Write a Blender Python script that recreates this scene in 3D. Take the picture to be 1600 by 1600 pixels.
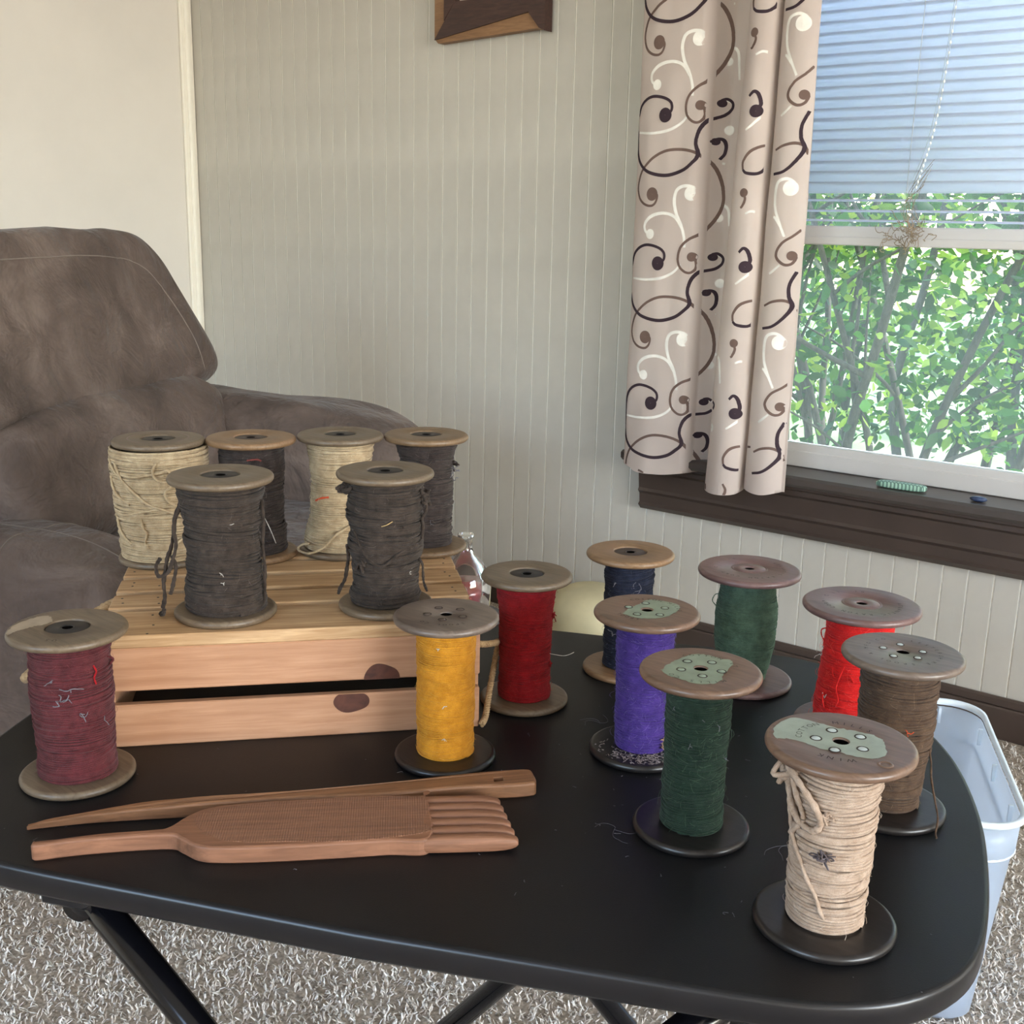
import bpy, math, random
import numpy as np
from mathutils import Vector, Matrix
R_ = math.radians
S = bpy.context.scene
COL = S.collection
for o in list(bpy.data.objects): bpy.data.objects.remove(o)
TZ = .56                    # table height; the floor is z = 0, the window wall is y = 2.40
# ------------------------------------------------------------------ camera
def cam_axes(p, r, yaw):
    cp, sp = math.cos(p), math.sin(p)
    Rv = np.array([1, 0, 0.]); F = np.array([0, cp, -sp]); U = np.array([0, sp, cp])
    a = Rv*math.cos(r)+U*math.sin(r); b = -Rv*math.sin(r)+U*math.cos(r)
    c, s = math.cos(yaw), math.sin(yaw)
    Z = np.array([[c, -s, 0], [s, c, 0], [0, 0, 1]])
    return Z@a, Z@b, Z@F
cR, cU, cF = cam_axes(R_(14.0013), R_(1.24998), R_(37.566))
cd = bpy.data.cameras.new('camera'); cam = bpy.data.objects.new('camera', cd); COL.objects.link(cam)
cd.sensor_width = 36; cd.lens = 36*1794.64/1600; cd.clip_start = .02
cam.matrix_world = Matrix([[cR[0], cU[0], -cF[0], 0], [cR[1], cU[1], -cF[1], 0], [cR[2], cU[2], -cF[2], 1.02], [0, 0, 0, 1]])
S.camera = cam
# ------------------------------------------------------------------ light and exposure
vs = S.view_settings; vs.view_transform = 'Standard'; vs.look = 'None'; vs.gamma = 1; vs.use_curve_mapping = False
vs.exposure = -0.16
W = bpy.data.worlds.new('sky'); S.world = W; W.use_nodes = True
wt = W.node_tree; wt.nodes.clear()
sky = wt.nodes.new('ShaderNodeTexSky'); sky.sky_type = 'NISHITA'; sky.sun_disc = False
sky.sun_elevation = R_(52); sky.sun_rotation = R_(60); sky.air_density = 1.2; sky.dust_density = 1.5
bg = wt.nodes.new('ShaderNodeBackground'); bg.inputs['Strength'].default_value = 2.7
wo = wt.nodes.new('ShaderNodeOutputWorld')
wt.links.new(sky.outputs[0], bg.inputs[0]); wt.links.new(bg.outputs[0], wo.inputs[0])
XR_ = 4.4
def light(name, kind, loc, direction, energy, color=(1, 1, 1), **kw):
    l = bpy.data.lights.new(name, kind); l.energy = energy; l.color = color
    for k, v in kw.items(): setattr(l, k, v)
    o = bpy.data.objects.new(name, l); COL.objects.link(o); o.location = loc
    o.rotation_euler = Vector(direction).to_track_quat('-Z', 'Y').to_euler(); return o
light('sun', 'SUN', (3, 8, 8), (-.85, -.04, -1.0), 5, (1, .95, .86), angle=R_(1))
# daylight falling through the room's other two windows (behind and to the right of the camera)
light('daylight_right_window', 'AREA', (XR_-.12, -.1, 1.25), (-1, .03, -.10), 185, (1, .985, .975), shape='RECTANGLE', size=2.9, size_y=1.3)
light('daylight_rear_window', 'AREA', (-.6, -2.35, 1.5), (.0, 1, -.16), 8, (1, .97, .93), shape='RECTANGLE', size=1.8, size_y=1.3)
# ------------------------------------------------------------------ mesh helpers
def npmesh(name, V, F, mat=None, parent=None, smooth=True, loc=None):
    """V (n,3); F list of index arrays (all quads / all tris) or python lists"""
    me = bpy.data.meshes.new(name)
    V = np.asarray(V, np.float32).reshape(-1, 3)
    if not isinstance(F, list): F = [F]
    Fs = [np.asarray(f, np.int32) for f in F if len(f)]
    me.vertices.add(len(V)); me.vertices.foreach_set('co', V.ravel())
    nl = sum(f.size for f in Fs); npo = sum(len(f) for f in Fs)
    me.loops.add(nl); me.polygons.add(npo)
    me.loops.foreach_set('vertex_index', np.concatenate([f.ravel() for f in Fs]))
    st = []; off = 0
    for f in Fs:
        st.append(off+np.arange(len(f))*f.shape[1]); off += f.size
    me.polygons.foreach_set('loop_start', np.concatenate(st).astype(np.int32))
    me.polygons.foreach_set('use_smooth', np.full(npo, bool(smooth)))
    me.update(calc_edges=True); me.validate()
    return obj(name, me, mat, parent, loc)
def obj(name, me, mat=None, parent=None, loc=None):
    o = bpy.data.objects.new(name, me); COL.objects.link(o)
    if mat is not None: me.materials.append(mat)
    if parent is not None: o.parent = parent
    if loc is not None: o.location = loc
    return o
def tag(o, label=None, cat=None, group=None, kind=None):
    if label: o['label'] = label
    if cat: o['category'] = cat
    if group: o['group'] = group
    if kind: o['kind'] = kind
    return o
def thing(name, label, cat, loc=(0, 0, 0), rz=0, group=None):
    o = bpy.data.objects.new(name, None); COL.objects.link(o); o.empty_display_size = .05
    o.location = loc; o.rotation_euler = (0, 0, rz); return tag(o, label, cat, group)
class MB:
    def __init__(s): s.v = []; s.f = {3: [], 4: []}; s.n = 0
    def add(s, V, F):
        V = np.asarray(V, float).reshape(-1, 3); F = np.asarray(F, int)
        if len(F): s.f.setdefault(F.shape[1], []).append(F+s.n)
        s.v.append(V); s.n += len(V)
    def build(s, name, mat, parent=None, smooth=True, loc=None):
        return npmesh(name, np.concatenate(s.v), [np.concatenate(l) for l in s.f.values() if l], mat, parent, smooth, loc)
    def box(s, lo, hi, M=None, bev=0.0):
        lo = np.array(lo, float); hi = np.array(hi, float)
        b = min(bev, .45*min(hi-lo))
        if b <= 0:
            V = np.array([[(lo, hi)[i][0], (lo, hi)[j][1], (lo, hi)[k][2]] for i in (0, 1) for j in (0, 1) for k in (0, 1)])
            F = [(0, 1, 3, 2), (4, 6, 7, 5), (0, 4, 5, 1), (2, 3, 7, 6), (0, 2, 6, 4), (1, 5, 7, 3)]
            if M is not None: V = M(V)
            s.add(V, F); return
        c = (lo+hi)/2; h = (hi-lo)/2; V = []; idx = {}
        for sx in (-1, 1):
            for sy in (-1, 1):
                for sz in (-1, 1):
                    for a in range(3):
                        q = h-b; q = q.copy(); q[a] = h[a]
                        idx[(sx, sy, sz, a)] = len(V); V.append(c+q*np.array([sx, sy, sz]))
        Q = []; T = []
        def K(d, a): return idx[(d[0], d[1], d[2], a)]
        for a in range(3):
            u, w = (a+1) % 3, (a+2) % 3
            for sg in (-1, 1):
                q = []
                for su, sw in ((-1, -1), (1, -1), (1, 1), (-1, 1)):
                    d = [0, 0, 0]; d[a] = sg; d[u] = su; d[w] = sw; q.append(K(d, a))
                Q.append(q if sg > 0 else q[::-1])
            for su in (-1, 1):
                for sw in (-1, 1):
                    d0 = [0, 0, 0]; d1 = [0, 0, 0]; d0[a] = -1; d1[a] = 1
                    for d in (d0, d1): d[u] = su; d[w] = sw
                    q = [K(d0, u), K(d1, u), K(d1, w), K(d0, w)]
                    Q.append(q if su*sw < 0 else q[::-1])
        for sx in (-1, 1):
            for sy in (-1, 1):
                for sz in (-1, 1):
                    t = [idx[(sx, sy, sz, k)] for k in range(3)]
                    T.append(t if sx*sy*sz > 0 else t[::-1])
        V = np.array(V)
        if M is not None: V = M(V)
        n = s.n; s.add(V, Q); s.f[3].append(np.array(T)+n)
    def tube(s, P, r, k=6, cap=True, flat=1.0):
        P = np.asarray(P, float); n = len(P); r = np.broadcast_to(np.asarray(r, float), (n,))
        T = np.gradient(P, axis=0); T /= np.linalg.norm(T, axis=1)[:, None]+1e-12
        A = np.array([0, 0, 1.]) if abs(T[:, 2]).mean() < .8 else np.array([1., 0, 0])
        N = np.cross(T, A); N /= np.linalg.norm(N, axis=1)[:, None]+1e-12
        B = np.cross(T, N)
        a = np.linspace(0, 2*np.pi, k, endpoint=False)
        V = P[:, None]+r[:, None, None]*(np.cos(a)[None, :, None]*N[:, None]+flat*np.sin(a)[None, :, None]*B[:, None])
        i = np.arange(n-1)[:, None]*k+np.arange(k)[None]; j = np.arange(n-1)[:, None]*k+(np.arange(k)[None]+1) % k
        F = np.stack([i, j, j+k, i+k], -1).reshape(-1, 4)
        nn = s.n; s.add(V.reshape(-1, 3), F)
        if cap:
            c0 = s.n; s.add([P[0], P[-1]], np.zeros((0, 3), int))
            t = [(c0, nn+(q+1) % k, nn+q) for q in range(k)]+[(c0+1, nn+(n-1)*k+q, nn+(n-1)*k+(q+1) % k) for q in range(k)]
            s.f[3].append(np.array(t))
    def lathe(s, prof, n=48, c=(0, 0, 0), closed=False):
        prof = np.asarray(prof, float); a = np.linspace(0, 2*np.pi, n, endpoint=False); m = len(prof)
        V = np.stack([prof[:, None, 0]*np.cos(a), prof[:, None, 0]*np.sin(a), np.broadcast_to(prof[:, None, 1], (m, n))], -1)+np.array(c)
        k = m if closed else m-1
        i = np.arange(k)[:, None]; j = np.arange(n)[None]; i2 = (i+1) % m; j2 = (j+1) % n
        s.add(V.reshape(-1, 3), np.stack([i*n+j, i2*n+j, i2*n+j2, i*n+j2], -1).reshape(-1, 4))
    def prism(s, poly, z0, z1, M=None):
        """extruded polygon (any shape, ear-clipped through mathutils)"""
        from mathutils.geometry import tessellate_polygon
        p = np.asarray(poly, float); n = len(p)
        if np.sum(p[:, 0]*np.roll(p[:, 1], -1)-np.roll(p[:, 0], -1)*p[:, 1]) < 0: p = p[::-1]
        V = np.concatenate([np.c_[p, np.full(n, z0)], np.c_[p, np.full(n, z1)]])
        t = np.array(tessellate_polygon([[Vector((x, y, 0)) for x, y in p]]))
        P3 = p[t]; ar = (P3[:, 1, 0]-P3[:, 0, 0])*(P3[:, 2, 1]-P3[:, 0, 1])-(P3[:, 2, 0]-P3[:, 0, 0])*(P3[:, 1, 1]-P3[:, 0, 1])
        t[ar < 0] = t[ar < 0][:, ::-1]
        q = np.array([(i, (i+1) % n, n+(i+1) % n, n+i) for i in range(n)])
        if M is not None: V = M(V)
        nn = s.n; s.add(V, q); s.f[3].append(t+n+nn); s.f[3].append(t[:, ::-1]+nn)
def spline(P, n):
    """Catmull-Rom through the points"""
    P = np.asarray(P, float); P = np.concatenate([[2*P[0]-P[1]], P, [2*P[-1]-P[-2]]]); m = len(P)-3
    t = np.linspace(0, m-1e-9, n); i = t.astype(int); f = (t-i)[:, None]
    a, b, c, d = P[i], P[i+1], P[i+2], P[i+3]
    return .5*((2*b)+(c-a)*f+(2*a-5*b+4*c-d)*f**2+(3*b-a-3*c+d)*f**3)
class Wob:
    """smooth pseudo noise: a sum of random sines"""
    def __init__(s, rng, dim, scale, n=8):
        s.k = rng.normal(size=(n, dim))*np.asarray(scale); s.p = rng.uniform(0, 6.28, n); s.n = n
    def __call__(s, *x):
        X = np.stack(np.broadcast_arrays(*x), -1)
        return np.sin(X@s.k.T+s.p).sum(-1)/s.n**.5
# ------------------------------------------------------------------ materials
def srgb(c):
    c = np.array(c, float)/255.; c = np.where(c < .04045, c/12.92, ((c+.055)/1.055)**2.4); return tuple(c)+(1.,)
def new_mat(name):
    m = bpy.data.materials.new(name); m.use_nodes = True; nt = m.node_tree; b = nt.nodes['Principled BSDF']; return m, nt, b
def nd(nt, t, **kw):
    n = nt.nodes.new(t)
    for k, v in kw.items():
        if k in n.inputs: n.inputs[k].default_value = v
        else: setattr(n, k, v)
    return n
def coords(nt, scale=(1, 1, 1), rot=(0, 0, 0)):
    tc = nt.nodes.new('ShaderNodeTexCoord'); mp = nt.nodes.new('ShaderNodeMapping')
    mp.inputs['Scale'].default_value = scale; mp.inputs['Rotation'].default_value = rot
    nt.links.new(tc.outputs['Object'], mp.inputs[0]); return mp.outputs[0]
def ramp(nt, fac, stops):
    r = nt.nodes.new('ShaderNodeValToRGB'); el = r.color_ramp.elements
    while len(el) < len(stops): el.new(.5)
    for e, (p, c) in zip(el, stops): e.position = p; e.color = c
    nt.links.new(fac, r.inputs[0]); return r.outputs[0]
def bump(nt, b, h, strength=.3, dist=.002, normal=None):
    n = nt.nodes.new('ShaderNodeBump'); n.inputs['Strength'].default_value = strength; n.inputs['Distance'].default_value = dist
    nt.links.new(h, n.inputs['Height'])
    if normal is not None: nt.links.new(normal, n.inputs['Normal'])
    nt.links.new(n.outputs[0], b.inputs['Normal']); return n.outputs[0]
def noise(nt, vec, scale, detail=4, rough=.55, dist=0):
    n = nd(nt, 'ShaderNodeTexNoise', Scale=scale, Detail=detail, Roughness=rough, Distortion=dist)
    nt.links.new(vec, n.inputs['Vector']); return n.outputs[0]
def plain(name, col, rough=.6, metal=0, var=.06, sc=30, bmp=0, spec=.5, lo=.3, hi=.7):
    """a base colour with a little cloudy variation and fine relief"""
    m, nt, b = new_mat(name); v = coords(nt); f = noise(nt, v, sc)
    c = np.array(srgb(col)); a = tuple(np.clip(c*(1-var*2), 0, 1)[:3])+(1,); d = tuple(np.clip(c*(1+var*2), 0, 1)[:3])+(1,)
    nt.links.new(ramp(nt, f, [(lo, a), (hi, d)]), b.inputs['Base Color'])
    b.inputs['Roughness'].default_value = rough; b.inputs['Metallic'].default_value = metal; b.inputs['Specular IOR Level'].default_value = spec
    if bmp: bump(nt, b, noise(nt, v, sc*6, 3), bmp)
    return m
def wood(name, c1, c2, scale=(1, 14, 14), rot=(0, 0, 0), rough=.6, bmp=.15, sc=14, dist=.8, c3=None, spots=None):
    m, nt, b = new_mat(name); v = coords(nt, scale, rot); f = noise(nt, v, sc, 6, .62, dist)
    st = [(.3, srgb(c1)), (.68, srgb(c2))]
    if c3: st = [(.28, srgb(c3)), (.42, srgb(c1)), (.68, srgb(c2))]
    col = ramp(nt, f, st)
    v2 = coords(nt); g = noise(nt, v2, 9, 3)
    mx = nd(nt, 'ShaderNodeMix', data_type='RGBA', blend_type='MULTIPLY'); mx.inputs[0].default_value = .55
    nt.links.new(col, mx.inputs[6]); nt.links.new(ramp(nt, g, [(.3, (.72, .72, .72, 1)), (.7, (1.05, 1.05, 1.05, 1))]), mx.inputs[7])
    nt.links.new(mx.outputs[2], b.inputs['Base Color']); b.inputs['Roughness'].default_value = rough
    bump(nt, b, f, bmp, .001); return m
def yarn_mat(name, c1, c2, sc=1.0):
    m, nt, b = new_mat(name); v = coords(nt)
    f = noise(nt, v, 1400*sc, 3, .7); g = noise(nt, v, 130, 3, .6)
    mx = nd(nt, 'ShaderNodeMath', operation='ADD'); nt.links.new(f, mx.inputs[0]); nt.links.new(g, mx.inputs[1])
    hf = nd(nt, 'ShaderNodeMath', operation='MULTIPLY'); hf.inputs[1].default_value = .5; nt.links.new(mx.outputs[0], hf.inputs[0])
    nt.links.new(ramp(nt, hf.outputs[0], [(.36, srgb(c1)), (.64, srgb(c2))]), b.inputs['Base Color'])
    b.inputs['Roughness'].default_value = .95; b.inputs['Specular IOR Level'].default_value = .12
    b.inputs['Sheen Weight'].default_value = .08; b.inputs['Sheen Roughness'].default_value = .5
    bump(nt, b, f, .8, .0006); return m
# ------------------------------------------------------------------ the room
def struct(o): o['kind'] = 'structure'; return o
wallm = plain('painted_panel', (192, 187, 177), .62, var=.035, sc=7, spec=.35)
nt = wallm.node_tree; b = nt.nodes['Principled BSDF']; v = coords(nt, (40, 40, 1.6)); bump(nt, b, noise(nt, v, 5, 6, .65, .4), .35, .0012)
groovem = plain('groove_paint', (250, 246, 236), .6, var=.02)
whitewall = plain('left_wall_paint', (220, 214, 205), .7, var=.015, sc=5)
ceilm = plain('ceiling_paint', (222, 220, 214), .9, var=.01)
XL, XR, YB, YF, ZC = -3.15, 4.4, 2.40, -2.5, 2.42
def wall(name, boxes, mat):
    m = MB()
    for lo, hi in boxes: m.box(lo, hi)
    return struct(m.build(name, mat, smooth=False))
WX0, WX1, WZ0, WZ1 = -1.30, .42, .503, 1.98      # window_1 opening
backw = wall('wall_back', [((XL-.1, YB+.004, 0), (WX0, YB+.12, ZC)), ((WX1, YB+.004, 0), (XR+.1, YB+.12, ZC)), ((WX0, YB+.004, 0), (WX1, YB+.12, WZ0-.02)), ((WX0, YB+.004, WZ1), (WX1, YB+.12, ZC))], groovem)
wall('wall_left', [((XL-.1, YF-.1, 0), (XL, YB+.004, ZC))], whitewall)
wall('wall_right', [((XR, YF, 0), (XR+.1, -1.6, ZC)), ((XR, 1.4, 0), (XR+.1, YB+.004, ZC)), ((XR, -1.6, 0), (XR+.1, 1.4, .55)), ((XR, -1.6, 2.2), (XR+.1, 1.4, ZC))], whitewall)
wall('wall_rear', [((XL, YF-.1, 0), (-1.6, YF, ZC)), ((.4, YF-.1, 0), (XR+.1, YF, ZC)), ((-1.6, YF-.1, 0), (.4, YF, .8)), ((-1.6, YF-.1, 2.2), (.4, YF, ZC))], whitewall)
wall('ceiling', [((XL-.1, YF-.1, ZC), (XR+.1, YB+.12, ZC+.08))], ceilm)
carpetm = plain('carpet_backing', (176, 164, 150), .95, var=.25, sc=160, bmp=.5, spec=.1)
wall('floor', [((XL-.1, YF-.1, -.08), (XR+.1, YB+.12, 0))], carpetm)
# beadboard planks: grooves every 52 mm, each plank a board of its own proud of the lighter backing
PITCH = .0522; x0 = -1.424-.0012
cache = {}
k0 = int(math.floor((XL-x0)/PITCH)); k1 = int(math.ceil((.95-x0)/PITCH))
for k in range(k0, k1):
    a = x0+k*PITCH; bb = a+PITCH-.0032
    a = max(a+0.0, XL); 
    segs = [(0.0, ZC)]
    if bb > WX0-.02 and a < WX1+.02: segs = [(0.0, WZ0-.03), (WZ1+.03, ZC)]
    for z0, z1 in segs:
        key = (round(bb-a, 4), z0, z1)
        if key not in cache:
            m = MB(); m.box((0, 0, z0), (bb-a, .0022, z1), bev=.0006)
            o = m.build('panel_board', wallm, backw, smooth=False); cache[key] = o.data
        else:
            o = bpy.data.objects.new('panel_board', cache[key]); COL.objects.link(o); o.parent = backw
        o.location = (a, YB+.0018, 0)
# corner moulding on the left wall
m = MB(); m.box((XL, YB-.045, 0), (XL+.012, YB, ZC), bev=.003); m.box((XL, YB-.030, 0), (XL+.020, YB-.012, ZC), bev=.005)
struct(m.build('trim_1', plain('corner_moulding', (238, 232, 218), .5, var=.01), smooth=False))
# dark baseboard, two steps
brownt = plain('dark_brown_trim', (72, 60, 54), .38, var=.05, sc=12)
m = MB(); m.box((XL, YB-.018, 0), (XR, YB, .070), bev=.003); m.box((XL, YB-.012, .068), (XR, YB, .09), bev=.004)
struct(m.build('baseboard_back', brownt, smooth=False))
m = MB(); m.box((XL, YF, 0), (XL+.014, YB-.045, .09), bev=.003); struct(m.build('baseboard_left', brownt, smooth=False))
# ------------------------------------------------------------------ window_1
vinyl = plain('window_vinyl', (198, 194, 190), .35, var=.02, sc=6)
win = struct(thing('window_1', 'white sash window behind the patterned curtain', None, (0, 0, 0)))
def part(name, mat, parent, boxes, bev=.002, smooth=False):
    m = MB()
    for lo, hi in boxes: m.box(lo, hi, bev=bev)
    return m.build(name, mat, parent, smooth)
part('window_frame', vinyl, win, [((WX0, YB+.0, WZ0), (WX0+.03, YB+.115, WZ1)), ((WX1-.03, YB+.0, WZ0), (WX1, YB+.115, WZ1)), ((WX0, YB, WZ1-.03), (WX1, YB+.115, WZ1)), ((WX0, YB+.03, WZ0-.012), (WX1, YB+.13, WZ0+.004))])
sl = part('lower_sash', vinyl, win, [((WX0+.03, YB+.018, .504), (WX1-.03, YB+.05, .540)), ((WX0+.03, YB+.022, .536), (WX1-.03, YB+.046, .556)),
     ((WX0+.03, YB+.018, .994), (WX1-.03, YB+.05, 1.012)), ((WX0+.03, YB+.024, 1.008), (WX1-.03, YB+.05, 1.034)),
     ((WX0+.03, YB+.018, .54), (WX0+.065, YB+.05, 1.0)), ((WX1-.065, YB+.018, .54), (WX1-.03, YB+.05, 1.0))])
part('upper_sash', vinyl, win, [((WX0+.03, YB+.06, 1.0), (WX1-.03, YB+.09, 1.034)), ((WX0+.03, YB+.06, 1.90), (WX1-.03, YB+.09, 1.95)),
     ((WX0+.03, YB+.06, 1.0), (WX0+.065, YB+.09, 1.92)), ((WX1-.065, YB+.06, 1.0), (WX1-.03, YB+.09, 1.92))])
gm, nt, b = new_mat('window_glass'); out = nt.nodes['Material Output']; nt.nodes.remove(b)
tr = nt.nodes.new('ShaderNodeBsdfTransparent'); tr.inputs[0].default_value = (.97, .99, .99, 1)
gl = nd(nt, 'ShaderNodeBsdfGlossy', Roughness=.03); df = nd(nt, 'ShaderNodeBsdfDiffuse', Color=(.75, .9, .95, 1))
mx = nt.nodes.new('ShaderNodeMixShader'); fr = nd(nt, 'ShaderNodeFresnel', IOR=1.4)
nt.links.new(fr.outputs[0], mx.inputs[0]); nt.links.new(tr.outputs[0], mx.inputs[1]); nt.links.new(gl.outputs[0], mx.inputs[2])
tl = nd(nt, 'ShaderNodeBsdfTranslucent', Color=(.8, .93, .95, 1))
mx2 = nt.nodes.new('ShaderNodeMixShader'); mx2.inputs[0].default_value = .045
nt.links.new(mx.outputs[0], mx2.inputs[1]); nt.links.new(tl.outputs[0], mx2.inputs[2]); nt.links.new(mx2.outputs[0], out.inputs[0])
m = MB(); m.box((WX0+.06, YB+.032, .55), (WX1-.06, YB+.036, 1.0)); m.build('glass_pane', gm, win, False)
m = MB(); m.box((WX0+.06, YB+.073, 1.03), (WX1-.06, YB+.077, 1.91)); m.build('glass_pane', gm, win, False)
# brown sill (stool) and moulded apron, extruded along the wall
def extrude_x(prof, xa, xb, name, mat, parent=None):
    m = MB(); P = np.array(prof)          # (y,z) polygon
    m.prism(P, xa, xb, M=lambda V: np.c_[V[:, 2], V[:, 0], V[:, 1]])
    return m.build(name, mat, parent, False)
sillm = plain('painted_sill', (74, 66, 62), .33, var=.05, sc=9)
t = struct(thing('trim_2', 'dark brown moulded window sill and apron', None))
extrude_x([(2.432, .503), (2.318, .503), (2.309, .498), (2.309, .486), (2.318, .478), (2.432, .478)], -1.45, .60, 'sill', sillm, t)
ap = extrude_x([(2.399, .478), (2.340, .478), (2.340, .468), (2.352, .462), (2.352, .452), (2.366, .444), (2.370, .405), (2.366, .398), (2.374, .390), (2.376, .368), (2.370, .362), (2.382, .350), (2.399, .350)], -1.432, .58, 'apron', brownt, t)
part('side_casing', brownt, t, [((WX0-.09, YB-.022, .503), (WX0, YB, WZ1+.08)), ((WX1, YB-.022, .503), (WX1+.09, YB, WZ1+.08)), ((WX0-.09, YB-.024, WZ1), (WX1+.09, YB, WZ1+.09))], .004)
# simple frames of the two windows outside the view
for i, (nm, bx) in enumerate((('window_2', [((XR, -1.6, .6), (XR+.06, -1.55, 2.2)), ((XR, 1.35, .6), (XR+.06, 1.4, 2.2)), ((XR, -.13, .6), (XR+.06, -.07, 2.2)), ((XR, -1.55, .6), (XR+.06, 1.35, .65)), ((XR, -1.55, 2.15), (XR+.06, 1.35, 2.2))]),
                              ('window_3', [((-1.6, YF-.06, .8), (-1.55, YF, 2.2)), ((.35, YF-.06, .8), (.4, YF, 2.2)), ((-.63, YF-.06, .8), (-.57, YF, 2.2)), ((-1.55, YF-.06, .8), (.35, YF, .85)), ((-1.55, YF-.06, 2.15), (.35, YF, 2.2))]))):
    struct(part(nm, vinyl, None, bx))
# ------------------------------------------------------------------ blind
bm_, nt, b = new_mat('blind_slat'); out = nt.nodes['Material Output']
b.inputs['Base Color'].default_value = srgb((236, 236, 234)); b.inputs['Roughness'].default_value = .4
tl = nd(nt, 'ShaderNodeBsdfTranslucent', Color=(.95, .94, 1, 1)); mx = nt.nodes.new('ShaderNodeMixShader'); mx.inputs[0].default_value = .88
v = coords(nt); n_ = noise(nt, v, 40); nt.links.new(ramp(nt, n_, [(.3, srgb((226, 226, 224))), (.7, srgb((240, 240, 238)))]), b.inputs['Base Color'])
nt.links.new(b.outputs[0], mx.inputs[1]); nt.links.new(tl.outputs[0], mx.inputs[2]); nt.links.new(mx.outputs[0], out.inputs[0])
blind = thing('venetian_blind', 'closed white mini blind covering the upper half of the window', 'blind', (0, 0, 0))
def slat_mesh(tilt, name):
    m = MB(); n = 7; t = np.linspace(-1, 1, n); w = .0127; ca, sa = math.cos(tilt), math.sin(tilt)
    yy = t*w; zz = .0022*(1-t*t); Y = yy*ca-zz*sa; Zz = yy*sa+zz*ca
    top = np.stack([Y, Zz], -1); bot = top-np.array([-sa, ca])*.0004*1
    P = np.concatenate([top, bot[::-1]]); m.prism(P, WX0+.05, WX1-.05, M=lambda V: np.c_[V[:, 2], V[:, 0], V[:, 1]])
    return m
closed = None; rs = np.random.default_rng(5)
zs = [1.1127+.0211*i for i in range(38)]
for i, z in enumerate(zs):
    if closed is None: o = slat_mesh(R_(-66), 'slat').build('slat', bm_, blind, True); closed = o.data
    else: o = bpy.data.objects.new('slat', closed); COL.objects.link(o); o.parent = blind
    o.location = (0, YB+.001, z); o.rotation_euler = (R_(rs.normal(0, 1.2)), R_(rs.normal(0, .03)), 0)
o0 = None
for z in (1.0873, 1.0655, 1.0455):
    z = 1.02+(z-1.02)*.985
    if o0 is None: o = slat_mesh(R_(-8), 'slat').build('slat', bm_, blind, True); o0 = o.data
    else: o = bpy.data.objects.new('slat', o0); COL.objects.link(o); o.parent = blind
    o.location = (0, YB+.001, z)
part('head_rail', vinyl, blind, [((WX0+.04, YB-.014, 1.905), (WX1-.04, YB+.016, 1.935))])
m = MB()
for x in (-1.15, -.85+.0, -.45, .0, .3):
    for dy in (-.012, .014): m.tube([(x, YB+dy, 1.9), (x, YB+dy, 1.045)], .0006, 4)
m.build('ladder_string', vinyl, blind)['kind'] = 'stuff'
m = MB()
P = np.array([(-.776, YB-.022, 1.92), (-.785, YB-.022, 1.50), (-.800, YB-.022, 1.25), (-.830, YB-.022, 1.10)])
Pc = spline(P, 120); m.tube(Pc, .0007, 4)
m.tube(spline([(-.782, YB-.018, 1.92), (-.79, YB-.018, 1.5), (-.812, YB-.018, 1.22), (-.86, YB-.018, 1.07)], 40), .0005, 4)
m.build('pull_cord', plain('cord', (196, 200, 198), .7), blind)['kind'] = 'stuff'
m = MB()
for i in range(2, 118, 3): m.lathe([(0, -.0035), (.0022, -.002), (.0022, .002), (0, .0035)], 8, tuple(Pc[i]))
m.build('cord_beads', plain('pearl_bead', (240, 244, 240), .2), blind)['kind'] = 'stuff'
# dried sprig tangled on the meeting rail
rs = np.random.default_rng(11); m = MB()
for i in range(46):
    c = np.array([-.835+rs.normal(0, .022), YB-.004, 1.018+rs.normal(0, .010)])
    pts = [c]; d = rs.normal(size=3)*np.array([1, .3, 1])
    for j in range(6):
        d = d+rs.normal(size=3)*.8*np.array([1, .3, 1]); d /= np.linalg.norm(d); pts.append(pts[-1]+d*.0065)
    q = spline(pts, 16); q[:, 1] = np.clip(q[:, 1], YB-.012, YB+.014); m.tube(q, .0007, 4)
for i in range(9):
    a = (-.835+rs.normal(0, .012), YB-.012, 1.03); z = 1.10+rs.uniform(0, .07)
    m.tube(spline([a, (-.84+rs.normal(0, .012), YB-.016, (1.03+z)/2), (-.815+rs.normal(0, .01), YB-.02, z)], 12), .0005, 4)
tag(m.build('dried_sprig', plain('dried_sprig', (150, 132, 108), .9, var=.2)), 'small tangle of dried brown sprig caught on the window rail below the blind cord', 'dried plant')
# ------------------------------------------------------------------ curtain
cm, nt, b = new_mat('curtain_cotton'); out = nt.nodes['Material Output']; v = coords(nt)
wv = noise(nt, v, 900, 2); nt.links.new(ramp(nt, noise(nt, v, 5, 3), [(.3, srgb((212, 198, 190))), (.7, srgb((224, 211, 203)))]), b.inputs['Base Color'])
b.inputs['Roughness'].default_value = .9; b.inputs['Specular IOR Level'].default_value = .15
bump(nt, b, wv, .15, .0005)
tl = nd(nt, 'ShaderNodeBsdfTranslucent', Color=srgb((232, 214, 198))); mx = nt.nodes.new('ShaderNodeMixShader'); mx.inputs[0].default_value = .34
nt.links.new(b.outputs[0], mx.inputs[1]); nt.links.new(tl.outputs[0], mx.inputs[2]); nt.links.new(mx.outputs[0], out.inputs[0])
cw = Wob(np.random.default_rng(3), 2, (28, 7), 7); cw2_ = Wob(np.random.default_rng(4), 2, (70, 22), 8)
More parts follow.
